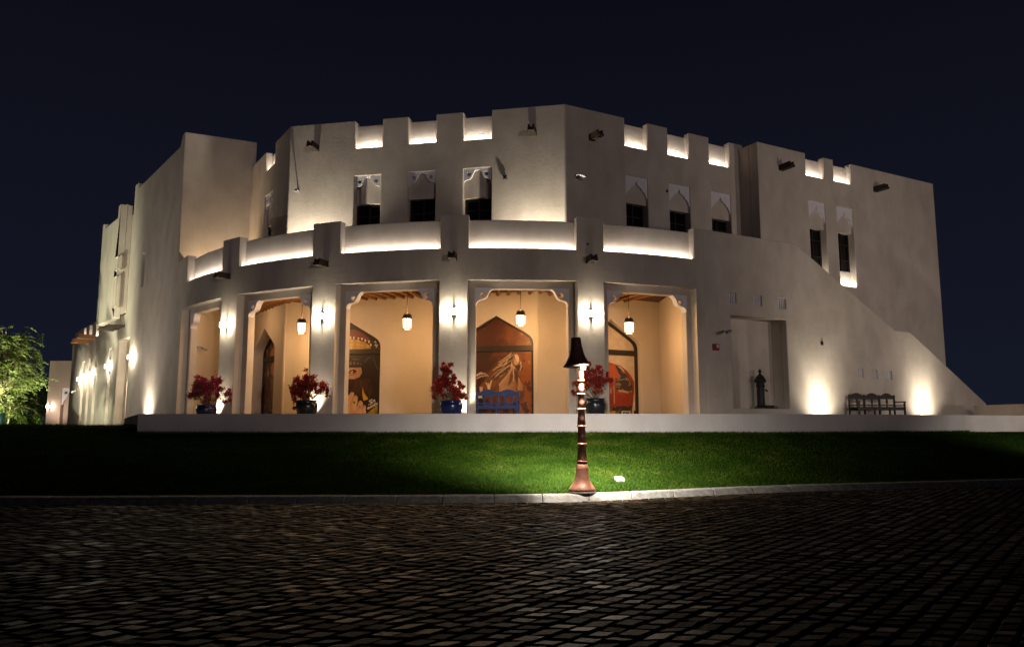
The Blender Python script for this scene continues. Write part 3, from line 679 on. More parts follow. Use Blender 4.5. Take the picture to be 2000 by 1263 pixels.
# ---- stair wall on the right with its niche and vents
def hole_px(w, x0, y0, x1, y1):
    a, za = w.on(x0, (y0 + y1) / 2); b, zb = w.on(x1, (y0 + y1) / 2); xm = (x0 + x1) / 2
    return a, b, w.on(xm, y1)[1], w.on(xm, y0)[1]
NI = (1.31, 4.36, 2.08, 5.69)
VENT1 = [hole_px(W1, *q) for q in ((1425, 571, 1438.5, 591), (1473, 576, 1488, 597), (1520.5, 582, 1535, 602), (1677, 719, 1687, 737), (1704.5, 721, 1714.5, 739), (1730, 723, 1742.5, 741))]
out1 = [(0, 1.5), (W1.on(1927, 800)[0], 1.5), (W1.on(1926, 787)[0], 2.46), (W1.on(1777, 648)[0], 5.65), (W1.on(1748, 644)[0], 5.66), (W1.on(1553, 474)[0], Z_POST), (0, Z_POST)]
rect = lambda q: [(q[0], q[2]), (q[1], q[2]), (q[1], q[3]), (q[0], q[3])]
bm = bmesh.new(); slab(bm, W1, out1, [rect(NI)] + [rect(v) for v in VENT1], d0=0, d1=.3); wall_part("stair_wall", bm)
bm = bmesh.new()
wbox(bm, W1, NI[0] - .2, NI[1] + .2, .80, .95, NI[2] - .2, NI[3] + .2)
wbox(bm, W1, NI[0] - .2, NI[0], .302, .80, NI[2] - .2, NI[3] + .2); wbox(bm, W1, NI[1], NI[1] + .2, .302, .80, NI[2] - .2, NI[3] + .2)
wbox(bm, W1, NI[0], NI[1], .302, .80, NI[3], NI[3] + .2); wbox(bm, W1, NI[0], NI[1], .302, .80, NI[2] - .2, NI[2]); wall_part("wall_niche", bm)
for a, b, z0, z1 in VENT1:
    bm = bmesh.new(); wbox(bm, W1, a - .03, b + .03, .12, .16, z0 - .03, z1 + .03)
    k = 0
    for k in range(4):
        x = a + (b - a) * (k + .5) / 4; wbox(bm, W1, x - .02, x + .02, .05, .12, z0, z1)
    link("vent", bm, M["gypsum"], house)

# ---- wooden rain spouts
def spout(w, u, v, ln=.62, bw=.26, bh=.25, m=None, rot=0.0, d=0.0):
    s, z = w.on(u, v); bm = bmesh.new()
    def b(x0, x1, z0, z1, d0=-ln): wbox(bm, w, s + x0, s + x1, d0 + d, .15 + d, z + z0, z + z1)
    b(-bw / 2, bw / 2, -bh / 2, -bh / 2 + .10, -ln - .06); b(-bw / 2, -bw / 2 + .07, -bh / 2 + .10, bh / 2); b(bw / 2 - .07, bw / 2, -bh / 2 + .10, bh / 2)
    b(-bw / 2 + .07, bw / 2 - .07, bh / 2 - .05, bh / 2 - .01, -ln * .6)
    return link("rain_spout", bm, m or M["wood"], house)
spout(W4, 618, 290); spout(W4, 1042, 259); spout(W3, 1155, 269); spout(W2, 1525, 328); spout(W2, 1709, 370)
for u, v in ((447, 540), (636, 516), (886, 503), (1151, 508)): spout(ARC, u, v, ln=.55, bw=.25, bh=.24)

# ---- long left wall
def px_rect(w, tl, tr, bl):
    a = w.on(*tl); b = w.on(*tr); c = w.on(*bl); return a[0], b[0], c[1], (a[1] + b[1]) / 2
holesL = []
SLIT = (LW.on(275.5, 528)[0], LW.on(282, 525)[0], LW.on(279, 558)[1], LW.on(281, 493)[1])
DOOR = (LW.on(232, 668)[0], LW.on(254, 657)[0], GARDEN - .1, LW.on(250, 658)[1])
NICHE = []
for (u0, u1, v0, vb) in ((203.5, 209, 712, 828), (176.5, 181.5, 735, 828), (164.5, 169, 738, 828), (153, 157.5, 740, 828)):
    a = LW.on(u0, 825)[0]; b = LW.on(u1, 825)[0]; NICHE.append((a, b, GARDEN - .1, 4.5))
SMALL = [hole_px(LW, *q) for q in ((160.5, 706, 164.5, 727), (173, 699, 177, 722), (185.5, 693, 189, 716), (213.5, 679, 218, 702))]
SLOT = [hole_px(LW, *q) for q in ((164.5, 636, 168.5, 658), (174.5, 629, 180.5, 660), (188, 619, 193.5, 655))]
zc1, zc2 = 7.75, 8.0; sE = -24.6
def ztop(s): return zc1 + (zc2 - zc1) * (s - sE) / (-14.2 - sE)
o = [(sE, 1.0), (0, 1.0), (0, Z_POST), (G_s, Z_POST), (G_s, ZT6), (G_s - .35, ZT6 - .05), (G_s - .7, ZT6 - .55), (-8.9, 14.54), (-8.93, 14.86), (-9.6, 14.86), (-9.62, 13.2), (-14.2, 13.2), (-14.2, zc2)]
for a, b, z0, z1 in sorted(SLOT, reverse=True): o += [(b, ztop(b)), (b, z0), (a, z0), (a, ztop(a))]
o += [(sE + .6, ztop(sE)), (sE, 7.0)]
bm = bmesh.new(); slab(bm, LW, o, [rect(q) for q in [SLIT, DOOR] + SMALL + NICHE], d0=0, d1=.45)
wl = wall_part("side_wall", bm)
for q in NICHE: bm = bmesh.new(); wbox(bm, LW, q[0] - .1, q[1] + .1, .25, .44, q[2] - .05, q[3] + .1); wall_part("recess_back", bm)
for q in SMALL: bm = bmesh.new(); wbox(bm, LW, q[0] - .05, q[1] + .05, .30, .44, q[2] - .05, q[3] + .05); wall_part("blind_window", bm)
for q in SLOT: bm = bmesh.new(); wbox(bm, LW, q[0] - .05, q[1] + .05, .30, .44, q[2] - .05, ztop(q[0]) - .1); wall_part("parapet_panel", bm)
bm = bmesh.new(); wbox(bm, LW, SLIT[0] - .05, SLIT[1] + .05, .32, .40, SLIT[2], SLIT[3]); sw = link("side_window", bm, M["glass"], house)
bm = bmesh.new(); wbox(bm, LW, -8.88, -2.7, .35, .55, 12.9, 14.4); wall_part("parapet_panel", bm)
# doorway: recess with an arched opening and a lit lobby
da, db, dz0, dz1 = DOOR; dm = (da + db) / 2
ao = [(dm + .80, dz0 + .02), (dm + .80, 3.7), (dm + .72, 4.0), (dm + .52, 4.25), (dm + .2, 4.42), (dm, 4.6), (dm - .2, 4.42), (dm - .52, 4.25), (dm - .72, 4.0), (dm - .80, 3.7), (dm - .80, dz0 + .02)]
bm = bmesh.new(); slab(bm, LW, [(da - .1, dz0 - .2), (db + .1, dz0 - .2), (db + .1, dz1 + .1), (da - .1, dz1 + .1)], [ao], d0=.451, d1=.75)
wbox(bm, LW, da, db, 2.2, 2.3, dz0 - .2, dz1); wbox(bm, LW, da - .1, da, .76, 2.3, dz0, dz1); wbox(bm, LW, db, db + .1, .76, 2.3, dz0, dz1); wbox(bm, LW, da, db, .76, 2.2, dz1 - .3, dz1 - .2)
link("entrance_arch", bm, M["plaster_warm"], house)
point("door_light", LW.pt(db - .45, .18, 4.9), 55, C_SCONCE, .05); point("lobby_light", LW.pt(dm, 1.4, 4.2), 420, C_SCONCE, .1)
# oriel box with two slit windows
oz0, oz1 = 7.25, 13.05; oa, ob = -14.2, -9.8; od = -.62
OW = [(LW.on(224, 515, od)[0], LW.on(230, 513, od)[0], LW.on(225.5, 527, od)[1], LW.on(228, 501, od)[1]), (LW.on(220.5, 570, od)[0], LW.on(226, 569, od)[0], LW.on(221.5, 600, od)[1], LW.on(226, 539, od)[1])]
bm = bmesh.new()
slab(bm, LW, [(oa, oz0), (ob, oz0), (ob, 13.72), (ob - .55, 13.72), (ob - .62, oz1), (oa + .35, oz1), (oa + .3, 13.4), (oa, 13.4)], [rect(q) for q in OW], d0=od, d1=od + .3)
wbox(bm, LW, oa, oa + .3, od + .3, -.001, oz0, 13.4); hexa(bm, [LW.pt(ob - .3, od + .3, oz0 + .2), LW.pt(ob, od + .3, oz0 + .2), LW.pt(ob, -.001, 7.62), LW.pt(ob - .3, -.001, 7.62), LW.pt(ob - .3, od + .3, 13.72), LW.pt(ob, od + .3, 13.72), LW.pt(ob, -.001, 13.72), LW.pt(ob - .3, -.001, 13.72)]); wbox(bm, LW, oa + .3, ob - .3, od + .3, -.001, 7.62, 7.8)
wbox(bm, LW, oa + .3, ob - .3, od + .3, -.001, 12.6, 12.75); ori = wall_part("bay_box", bm)
bm = bmesh.new()
for q in OW: wbox(bm, LW, q[0] - .05, q[1] + .05, od + .10, od + .2, q[2] - .05, q[3] + .05)
link("slit_window", bm, M["plaster"], ori)
for k in range(5):
    s = -10.0 - k * .62; bm = bmesh.new(); wbox(bm, LW, s - .055, s + .055, -.85, .2, 6.80, 6.92); link("bracket_beam", bm, M["wood"], house)
spout(LW, 185, 658, ln=.95, bw=.30, bh=.28, m=M["wood_brown"]); spout(LW, 173, 667, ln=.95, bw=.30, bh=.28, m=M["wood_brown"])
for q in SLOT: strip("notch_light", LW.pt(q[0] + .02, .05, q[2] + .03), LW.pt(q[1] - .02, .05, q[2] + .03), Vector((LW.n.x, LW.n.y, .8)), 9, C_UP)

# ================================================================ GROUND, TERRACE, WALLS
bm = bmesh.new(); prism(bm, [(-420, -60), (420, -60), (420, 700), (-420, 700)], -1.2, -.10); tag(link("ground", bm, M["earth"]), kind="structure")
PW = [atY(u, 808, Y) for u, Y in ((270, 23.5), (640, 23.1), (1000, 23.0), (1450, 23.5), (1650, 24.6), (1800, 26.0), (2000, 28.5), (2200, 31.5))]
PW = [Vector((p.x, p.y)) for p in PW]
def smooth_path(P, n=6):
    r = []
    for i in range(len(P) - 1):
        p0, p1, p2, p3 = P[max(i - 1, 0)], P[i], P[i + 1], P[min(i + 2, len(P) - 1)]
        for k in range(n):
            t = k / n; r.append(.5 * ((2 * p1) + (p2 - p0) * t + (2 * p0 - 5 * p1 + 4 * p2 - p3) * t * t + (3 * p1 - p0 - 3 * p2 + p3) * t ** 3))
    return r + [P[-1]]
PWs = smooth_path(PW)
PTOP = 1.785
def ribbon(bm, P, z0, z1, th):
    n = len(P); L = []
    for i, p in enumerate(P):
        t = (P[min(i + 1, n - 1)] - P[max(i - 1, 0)]).normalized(); nn = Vector((-t.y, t.x))
        a, b = p, p + nn * th; za = z0(i) if callable(z0) else z0; zb = z1(i) if callable(z1) else z1
        L.append([bm.verts.new((a.x, a.y, za)), bm.verts.new((b.x, b.y, za)), bm.verts.new((b.x, b.y, zb)), bm.verts.new((a.x, a.y, zb))])
    for i in range(n - 1):
        for k in range(4): bm.faces.new((L[i][k], L[i][(k + 1) % 4], L[i + 1][(k + 1) % 4], L[i + 1][k]))
    bm.faces.new(L[0]); bm.faces.new(L[-1][::-1])
end = atY(243, 816, 26.6)
RET = [Vector((end.x, end.y)), Vector((end.x, end.y)).lerp(PWs[0], .5), PWs[0] + Vector((-.02, .12)), PWs[0]] + PWs[1:]
bm = bmesh.new(); ribbon(bm, RET, .3, lambda i: (1.665, 1.73, PTOP, PTOP)[min(i, 3)], .36)
tag(link("retaining_wall", bm, M["render"]), "long low mauve rendered wall between the lawn and the arcade terrace", "wall")
tp = [(p.x, p.y + .3) for p in PWs] + [(30, 52), (-12, 46), (-16.4, 36.8), (RET[0].x + .35, RET[0].y)]
bm = bmesh.new(); prism(bm, tp, .6, FLOOR); tag(link("terrace_paving", bm, M["paving"]), kind="structure")
bm = bmesh.new(); prism(bm, [(-120, 27), (-13.0, 27), (-12, 46), (-20, 120), (-120, 120)], .4, GARDEN); tag(link("garden_ground", bm, M["earth"]), kind="structure")

# kerb line
KP = [(-900, 967.5), (-300, 967.5), (0, 967), (400, 966), (700, 965), (1000, 963.5), (1140, 961.5), (1300, 955), (1500, 946.5), (1750, 939.5), (2000, 933), (2400, 923)]
KZ = .12
KL = [atZ(u, v, KZ) for u, v in KP]; KL = smooth_path([Vector((p.x, p.y)) for p in KL], 6)
def on_path(P, x):
    for i in range(len(P) - 1):
        if P[i].x <= x <= P[i + 1].x:
            t = (x - P[i].x) / (P[i + 1].x - P[i].x); return P[i].y + (P[i + 1].y - P[i].y) * t
    return P[0].y if x < P[0].x else P[-1].y
random.seed(3)
bm = bmesh.new()                                       # separate kerb stones, about 0.9 m long
def kerb_pt(x, off, z): return Vector((x, on_path(KL, x) - off, z))
x = -20.0
while x < 17:
    g = .003; ln = random.uniform(.85, 1.0); r = random.uniform(-.003, .003)
    hexa(bm, [kerb_pt(x + g, .385, -.05), kerb_pt(x + ln - g, .385, -.05), kerb_pt(x + ln - g, -.02, -.05), kerb_pt(x + g, -.02, -.05),
              kerb_pt(x + g, .22, KZ + r - .012), kerb_pt(x + ln - g, .22, KZ + r - .012), kerb_pt(x + ln - g, -.02, KZ + r), kerb_pt(x + g, -.02, KZ + r)])
    x += ln
kb = link("kerb", bm, M["kerb"]); tag(kb, kind="structure")
bv = kb.modifiers.new("edge", "BEVEL"); bv.width = .02; bv.segments = 2

# lawn bank
def lawn_z(x, y):
    yk = on_path(KL, x)
    xl = PWs[0].x
    if x < xl - .15:
        top, yt = 1.42, 24.0
    else: top, yt = 1.215, on_path(PWs, x) + .05
    t = max(0, min(1, (y - yk) / (yt - yk))); t2 = t * (1.12 - .12 * t)
    z = KZ - .02 + (top - KZ + .02) * min(1, t2) + .02 * mnoise.noise(Vector((x * .5, y * .5, 0)))
    if x < xl - .15 and y > 26: z -= (y - 26) * .02
    return max(z, .05)
bm = bmesh.new(); X0, X1, NX, NT = -26.0, 19.0, 150, 26; xl = PWs[0].x
xs_ = [X0 + (X1 - X0) * i / NX for i in range(NX + 1)]
grid = []
for x in xs_:
    yk = on_path(KL, x) - .01; yt = 33.0 if x < xl - .15 else on_path(PWs, x) + .15
    if x < xl - .15 and x > xl - .9: yt = 26.0
    grid.append([bm.verts.new((x, yk + (yt - yk) * j / NT, lawn_z(x, yk + (yt - yk) * j / NT))) for j in range(NT + 1)])
for i in range(NX):
    for j in range(NT): bm.faces.new((grid[i][j], grid[i + 1][j], grid[i + 1][j + 1], grid[i][j + 1]))
lw_o = link("lawn", bm, M["grass"], smooth=True); tag(lw_o, kind="structure")
# blades
random.seed(11); V = []; F = []; T = []
def blade(x, y, h, w):
    z = lawn_z(x, y) - .004; a = random.uniform(0, 6.283); lx, ly = random.gauss(0, .4) * h, random.gauss(0, .4) * h
    i = len(V); ca, sa = math.cos(a) * w, math.sin(a) * w
    V.extend([(x - ca, y - sa, z), (x + ca, y + sa, z), (x + lx, y + ly, z + h)]); F.append((i, i + 1, i + 2))
    t = .45 + .5 * mnoise.noise(Vector((x * 1.1, y * 1.1, 4))) + .25 * mnoise.noise(Vector((x * 5, y * 5, 8))) + random.gauss(0, .16); T.extend([t, t, t + .08])
for k in range(130000):
    x = random.gauss(1.6, 4.2) if k % 4 else random.uniform(-17, 17)
    if not -25 < x < 18: continue
    yk = on_path(KL, x); yt = 25 if x < xl - .2 else on_path(PWs, x)
    y = yk + (yt - yk) * random.random(); s = 1 if random.random() < .97 else 1.7
    blade(x, y, random.uniform(.025, .055) * s, random.uniform(.004, .008))
for k in range(14000):                                 # shaggy crest along the foot of the wall and kerb
    x = random.uniform(xl, 16); y = on_path(PWs, x) - random.random() ** 2 * .35; blade(x, y, random.uniform(.04, .095), .006)
for k in range(6000):
    x = random.uniform(-22, xl - .1); blade(x, 23.4 + random.random() * 1.2, random.uniform(.04, .10), .008)
for k in range(5000):
    x = random.uniform(-9, 13); blade(x, on_path(KL, x) + random.random() ** 2 * .15 + .01, random.uniform(.03, .07), .006)
me = bpy.data.meshes.new("grass"); me.from_pydata(V, [], F); at = me.attributes.new("tint", "FLOAT", "POINT"); at.data.foreach_set("value", [max(0, min(1, t)) for t in T])
me.materials.append(M["blade"]); gr = bpy.data.objects.new("grass", me); COL.objects.link(gr); tag(gr, "short green grass growing on the lawn bank below the wall", "grass", kind="stuff")

# road of cobbles: stones laid in slanting courses over a dark bed
random.seed(5)
h1, h2 = R_(39), R_(97); e1 = Vector((math.sin(h1), math.cos(h1))); e2 = Vector((math.sin(h2), math.cos(h2)))
bm = bmesh.new(); tl = bm.verts.layers.float.new("tint")
prism(bm, [(-60, -12), (60, -12), (60, 23)] + [(p.x, p.y - .2) for p in reversed(KL)] + [(-60, 15)], -.09, -.035, mi=1)
pitch = .205
for i in range(-150, 190):
    b = i * pitch; a = -30 + random.random() * .3
    while a < 45:
        ln = random.uniform(.17, .25)
        c = e1 * (a + ln / 2) + e2 * b
        if 3.6 < c.y < on_path(KL, c.x) - .54 and abs(c.x) < .70 * c.y + 2.2:
            g = random.uniform(.016, .028); wd = pitch - random.uniform(.034, .056)
            q = [e1 * (a + g + random.uniform(-.008, .008)) + e2 * (b - wd / 2), e1 * (a + ln - g + random.uniform(-.008, .008)) + e2 * (b - wd / 2), e1 * (a + ln - g + random.uniform(-.008, .008)) + e2 * (b + wd / 2), e1 * (a + g + random.uniform(-.008, .008)) + e2 * (b + wd / 2)]
            sk = random.uniform(-.014, .014); q = [p + e1 * (sk if k > 1 else -sk) for k, p in enumerate(q)]
            h = random.gauss(0, .004); tx, ty = random.gauss(0, .028), random.gauss(0, .030); t = random.random() ** 2.4 * .9 + .05
            lo, mid, hi = [], [], []
            for p in q:
                d = p - c; zz = h + d.x * tx + d.y * ty
                for L_, f, z in ((lo, 1.02, -.05), (mid, 1.0, zz - .012), (hi, .84, zz)):
                    vv = bm.verts.new((c.x + d.x * f, c.y + d.y * f, z)); vv[tl] = t; L_.append(vv)
            bm.faces.new(hi)
            for k in range(4):
                j = (k + 1) % 4; bm.faces.new((lo[k], lo[j], mid[j], mid[k])); bm.faces.new((mid[k], mid[j], hi[j], hi[k]))
        a += ln
rd = link("road", bm, [M["cobble"], M["joint"]]); tag(rd, kind="structure")
# gutter course of paler setts along the kerb
bm = bmesh.new(); tl = bm.verts.layers.float.new("tint"); x = -16.0
while x < 15:
    ln = random.uniform(.17, .24)
    n0 = len(bm.verts); z = random.gauss(-.002, .003)
    hexa(bm, [kerb_pt(x + .01, .50, -.05), kerb_pt(x + ln - .01, .50, -.05), kerb_pt(x + ln - .01, .40, -.05), kerb_pt(x + .01, .40, -.05), kerb_pt(x + .015, .495, z), kerb_pt(x + ln - .015, .495, z), kerb_pt(x + ln - .015, .405, z), kerb_pt(x + .015, .405, z)])
    bm.verts.ensure_lookup_table(); t = random.uniform(.6, 1)
    for k in range(n0, len(bm.verts)): bm.verts[k][tl] = t
    x += ln
tag(link("gutter_setts", bm, M["cobble"]), kind="structure")

# low garden wall at the far right
a = atY(1903, 791, 36.0); b = atY(2040, 780, 32.0)
wq, lq = wall_between(Vector((a.x, a.y)), Vector((b.x, b.y)))
bm = bmesh.new(); wbox(bm, wq, 0, lq + 3, 0, .35, 1.5, a.z); tag(link("garden_wall", bm, M["plaster"]), "short cream wall running out of view beside the foot of the stair wall", "wall")

# low annex at the far left
an = tag(empty("annex"), "low flat roofed pinkish annex with an arched niche beyond the long side wall", "building")
AY = 60.0; WA = Wall((atY(98, 704, AY).x, AY), 92.0)
az = WA.on(120, 704)[1]; a1 = WA.on(160, 720)[0]
na0 = WA.on(117.5, 800)[0]; na1 = WA.on(148, 800)[0]; nz = WA.on(132, 757)[1]
bm = bmesh.new(); slab(bm, WA, [(0, .8), (a1 + 5, .8), (a1 + 5, az), (0, az)], [[(na0, 1.2), (na1, 1.2), (na1, nz), (na0, nz)]], d0=0, d1=.4)
wbox(bm, WA, 0, .4, .4, 9, .8, az); wbox(bm, WA, .4, a1 + 5, .4, 9, az - .4, az - .2); wbox(bm, WA, na0 - .1, na1 + .1, .401, .55, 1.0, nz + .1); link("annex_wall", bm, M["plaster_pink"], an)
w2 = na1 - na0
bm = bmesh.new(); slab(bm, WA, [(na0 - .02, nz + .02), (na0 - .02, nz - 1.3), (na0 + .1, nz - 1.25), (na0 + w2 * .12, nz - .95), (na0 + w2 * .28, nz - .75), (na0 + w2 * .4, nz - .4), (na0 + w2 * .62, nz - .05), (na0 + w2 * .62, nz + .02)], [[(na0 + .30 + .13 * math.cos(t * .785), nz - .35 + .13 * math.sin(t * .785)) for t in range(8)]], d0=.1, d1=.2); link("carved_screen", bm, M["gypsum"], an)
lo = [(na0 + w2 * .06, 1.2)] + [(na0 + w2 * (.06 + .94 * t), 3.2 + 1.55 * math.sin(t * 1.45)) for t in (0, .08, .2, .35, .55, .8, 1)] + [(na1, 1.2)]
bm = bmesh.new(); slab(bm, WA, lo, d0=.30, d1=.398); link("arched_panel", bm, M["plaster_pink"], an)

spot("uplight_spot", WA.pt(1.2, -1.6, 1.4), (WA.n.x * .8, WA.n.y * .8, 1), 260, (1, .82, .66), 120, 1, .1)  # added light with no fitting, brightens the annex front
# ================================================================ LIGHT FITTINGS
def wall_light(w, u, v, label, group, power, d=0.0, wd=1.0, spread=.10, zz=None):
    s, z = w.on(u, v)
    if zz: z = zz
    base = w.pt(s, d, z)
    r = tag(empty("wall_light", base), label, "wall light", group)
    def part(name, m, fn, par=r):
        t = bmesh.new(); fn(t)
        for q in t.verts: q.co -= base
        return link(name, t, m, par)
    part("backplate", M["iron"], lambda t: wbox(t, w, s - .03, s + .03, d - .02, d, z - .12, z + .12))
    part("body", M["iron"], lambda t: wbox(t, w, s - .022, s + .022, d - .19, d - .021, z - .085, z + .085))
    part("cap", M["iron"], lambda t: wbox(t, w, s - .095, s + .095, d - .215, d - .004, z + .10, z + .115))
    part("cap", M["iron"], lambda t: wbox(t, w, s - .095, s + .095, d - .215, d - .004, z - .115, z - .10))
    part("front_shield", M["opal"], lambda t: wbox(t, w, s - .16, s + .16, d - .232, d - .217, z - .11, z + .11))  # glowing front plate added to block lamp light towards the road
    for k in (-1, 1):
        q = w.pt(s + k * .115, d - .13, z) - base
        point("lamp", q, power, C_SCONCE, .03, r)
    return r
PL = ("wall light on the pier right of the leftmost arcade bay", "wall light on the pier between the second and third arcade bays", "wall light on the middle pier above the tallest bougainvillea", "wall light on the pier behind the street lamp")
for k, (u, v) in enumerate(((443, 634), (629.5, 618), (886.5, 609), (1154, 613))):
    wall_light(ARC, u, v, PL[k], "wall lights on the arcade piers", 90)
LB = ("wall light beside the arched side entrance, nearest the corner", "second wall light on the long side wall, above a lit vertical recess", "third wall light on the long side wall", "fourth wall light along the long side wall", "farthest wall light on the long side wall")
for k, (u, v) in enumerate(((259, 697), (213.5, 715), (181.5, 734), (169, 737), (158, 740))):
    wall_light(LW, u, v, LB[k], "wall lights on the long side wall", 135)
wall_light(WA, 97.5, 793, "wall light on the outer corner of the pinkish annex", None, 30)
for q in NICHE: spot("recess_uplight", LW.pt((q[0] + q[1]) / 2, .08, GARDEN + .05), (LW.n.x * .12, LW.n.y * .12, 1), 60, C_UP, 60, .6)

# hanging lanterns
def lantern(u, vb, vt, label):
    a, z0 = ARC.on(u, vb, 1.9); z1 = ARC.on(u, vt, 1.9)[1]; base = ARC.pt(a, 1.9, z0); h = z1 - z0
    r = tag(empty("hanging_lantern", base, -a / ARC.R + .3), label, "lantern", "lanterns hanging in the arcade")
    hb = h * .64
    t = bmesh.new(); lathe(t, [(.175, .02), (.19, hb)], 6); link("lamp_glass", t, M["lamp_glass"], r)
    t = bmesh.new(); lathe(t, [(.165, -.012), (.18, -.005), (.18, .025), (.14, .028)], 6)
    for k in range(6):
        an_ = math.pi * k / 3; tube(t, [(.172 * math.cos(an_), .172 * math.sin(an_), 0), (.192 * math.cos(an_), .192 * math.sin(an_), hb)], .011, 5)
    link("lantern_frame", t, M["brass"], r)
    t = bmesh.new(); lathe(t, [(.20, hb - .01), (.20, hb + .02), (.175, hb + .04), (.165, hb + .12), (.14, hb + .17), (.06, hb + .19), (.02, hb + .26)], 12); link("lantern_cap", t, M["brass"], r)
    t = bmesh.new(); tube(t, [(0, 0, hb + .26), (0, 0, CEIL - z0)], .011, 5)
    n = int((CEIL - z0 - hb - .3) / .09)
    for k in range(n): lathe(t, [(.012, hb + .3 + k * .09), (.022, hb + .33 + k * .09), (.012, hb + .36 + k * .09)], 5)
    link("chain", t, M["brass"], r)
    point("lamp", (0, 0, -.06), 222, C_LANT, .12, r)
    point("lamp", (0, 0, hb + .42), 45, C_LANT, .10, r)
LL = ("lit lantern hanging in the second arcade bay, before the oblique arched window", "lit lantern hanging before the blank wall right of the hat mural", "lit lantern hanging just above the horse mural", "lit lantern hanging before the window with the red car")
for k, q in enumerate(((588.5, 650, 619), (795, 642, 610), (1017, 635, 604), (1229, 650, 617))): lantern(*q, LL[k])
pz = ARC.pt(dg(-46.5), 1.6, 5.9); point("bay_fill", pz, 60, C_LANT, .15)  # added fill light without a lantern, for the leftmost bay

# uplights set in the floor (bare lamps sunk in the paving)
def up(w, u, off, z, power, ang, d=(0, 0), v=800, col=C_UP, blend=.7, tilt=.10):
    s, _ = w.on(u, v); p = w.pt(s, -off, z); nn = w.pt(s, 1, 0) - w.pt(s, 0, 0); spot("uplight_spot", p, (nn.x * tilt, nn.y * tilt, 1), power, col, ang, blend, .06)
for u in (427, 613, 907): up(ARC, u, .25, FLOOR + .04, 260, 85, tilt=.3)
for u in (1601, 1803): up(W1, u, .95, FLOOR + .02, 330, 120, tilt=1.15, blend=.9); up(W1, u, .5, FLOOR + .02, 330, 76, tilt=.36, blend=1.0)
up(LW, 290, .8, GARDEN + .2, 330, 112, tilt=1.0, blend=.9); up(LW, 290, .45, GARDEN + .2, 300, 60, tilt=.3, blend=1.0)
fl = LW.pt(-4.5, -10, GARDEN + .2); spot("fill_floodlight", fl, LW.pt(-6, 0, 8.5) - fl, 1450, (1, .88, .74), 110, 1, .3)  # added floodlight with no fitting, brightens the long left wall
TZ = 7.62
up(W4, 606, .55, TZ, 1500, 120, v=430, tilt=.2); up(W4, 1060, .55, TZ, 1150, 120, v=430, tilt=.3); up(W6, 425, .6, TZ, 640, 120, v=490, tilt=.25, col=(1, .72, .42))
fl = Vector((21.0, 20.5, 5.2)); spot("fill_floodlight", fl, Vector((17.5, 37, 9)) - fl, 1500, (1, .84, .70), 105, 1, .15)  # added light in mid air, no post, lifts tower and stair wall
up(W5, 505, .5, TZ, 90, 110, v=450)

# ================================================================ STREET LAMP
lp = atY(1141, 962, 15.3); LZ = KZ - .01; sc = 15.3 / 1512 * 1.0
lamp = tag(empty("street_lamp", (lp.x, lp.y + .42, LZ)), "copper coloured street lamp with a bell shaped shade standing on the kerb", "street lamp")
def hz(v): return EYE + 15.4 * math.tan(TH - math.atan((v - 631) / FPX)) - LZ
t = bmesh.new(); lathe(t, [(.275, 0), (.278, .02), (.272, .05)], 32); link("base_plate", t, M["kerb"], lamp, smooth=True)
RZ = [hz(v) for v in (901, 866, 831, 797, 767, 740)]
t = bmesh.new(); lathe(t, [(.268, .05), (.272, .07), (.262, .10), (.225, .15), (.185, .20), (.155, .27), (.135, .36), (.118, .47), (.105, RZ[0])], 32); link("base", t, M["copper"], lamp, smooth=True)
rs = [.086, .080, .074, .067, .062, .056]
t = bmesh.new(); pf = [(.098, RZ[0] - .02)]
for i in range(6):
    z0 = RZ[i]; z1 = RZ[i + 1] if i < 5 else hz(705)
    pf += [(rs[i] + .012, z0 + .01), (rs[i], z0 + (z1 - z0) * .5), (rs[i] - .006, z1)]
lathe(t, pf, 24); link("post", t, M["copper"], lamp, smooth=True)
for i in range(6):
    t = bmesh.new(); r0 = rs[i] + .012; lathe(t, [(r0 - .01, RZ[i] - .025), (r0 + .014, RZ[i] - .018), (r0 + .014, RZ[i] + .006), (r0 - .01, RZ[i] + .012)], 24); link("ring", t, M["copper"], lamp, smooth=True)
zb_, zt_ = hz(712), hz(655); H = zt_ - zb_
t = bmesh.new()
prof = [(.292, 0), (.262, .035), (.215, .11), (.172, .20), (.140, .31), (.118, .42), (.104, H - .03), (.096, H), (.02, H), (.02, H - .03), (.085, H - .04), (.10, .42), (.125, .31), (.155, .20), (.198, .11), (.245, .035), (.28, -.004)]
lathe(t, prof, 28)
sh = link("lamp_shade", t, M["shade"], lamp, smooth=True); sh.location = (-.07, 0, zb_); sh.rotation_euler = (R_(-4), R_(-2.5), 0)
t = bmesh.new(); tube(t, [(-.03, 0, hz(707)), (-.05, 0, zb_ + .3)], .03, 10); tube(t, [(.0, -.02, zb_ + .18), (.05, -.10, zb_ + .03)], .02, 8); link("lamp_arm", t, M["shade"], lamp)
bp_ = Vector((.035, -.135, zb_ - .035))
t = bmesh.new(); bmesh.ops.create_uvsphere(t, u_segments=16, v_segments=10, radius=.055)
for v in t.verts: v.co += bp_
link("bulb", t, M["bulb"], lamp, smooth=True)
lo_ = Vector((lp.x, lp.y + .42, LZ)) + bp_
spot("street_lamp_light", Vector((lp.x, lp.y + .42, LZ)) + Vector((.03, .15, zb_ + .018)), (0.02, .95, -.20), 9500, (1.0, .94, .85), 52, 1.0, .025)
spot("street_lamp_light", Vector((lp.x, lp.y + .42, LZ)) + Vector((.03, .14, zb_ - .03)), (0.05, .70, -.75), 5200, (1.0, .95, .84), 128, 1.0, .05)
spot("street_lamp_light", lo_ + Vector((0, -.02, -.07)), (-.03, .10, -1), 1000, (1.0, .92, .80), 56, .6, .05)

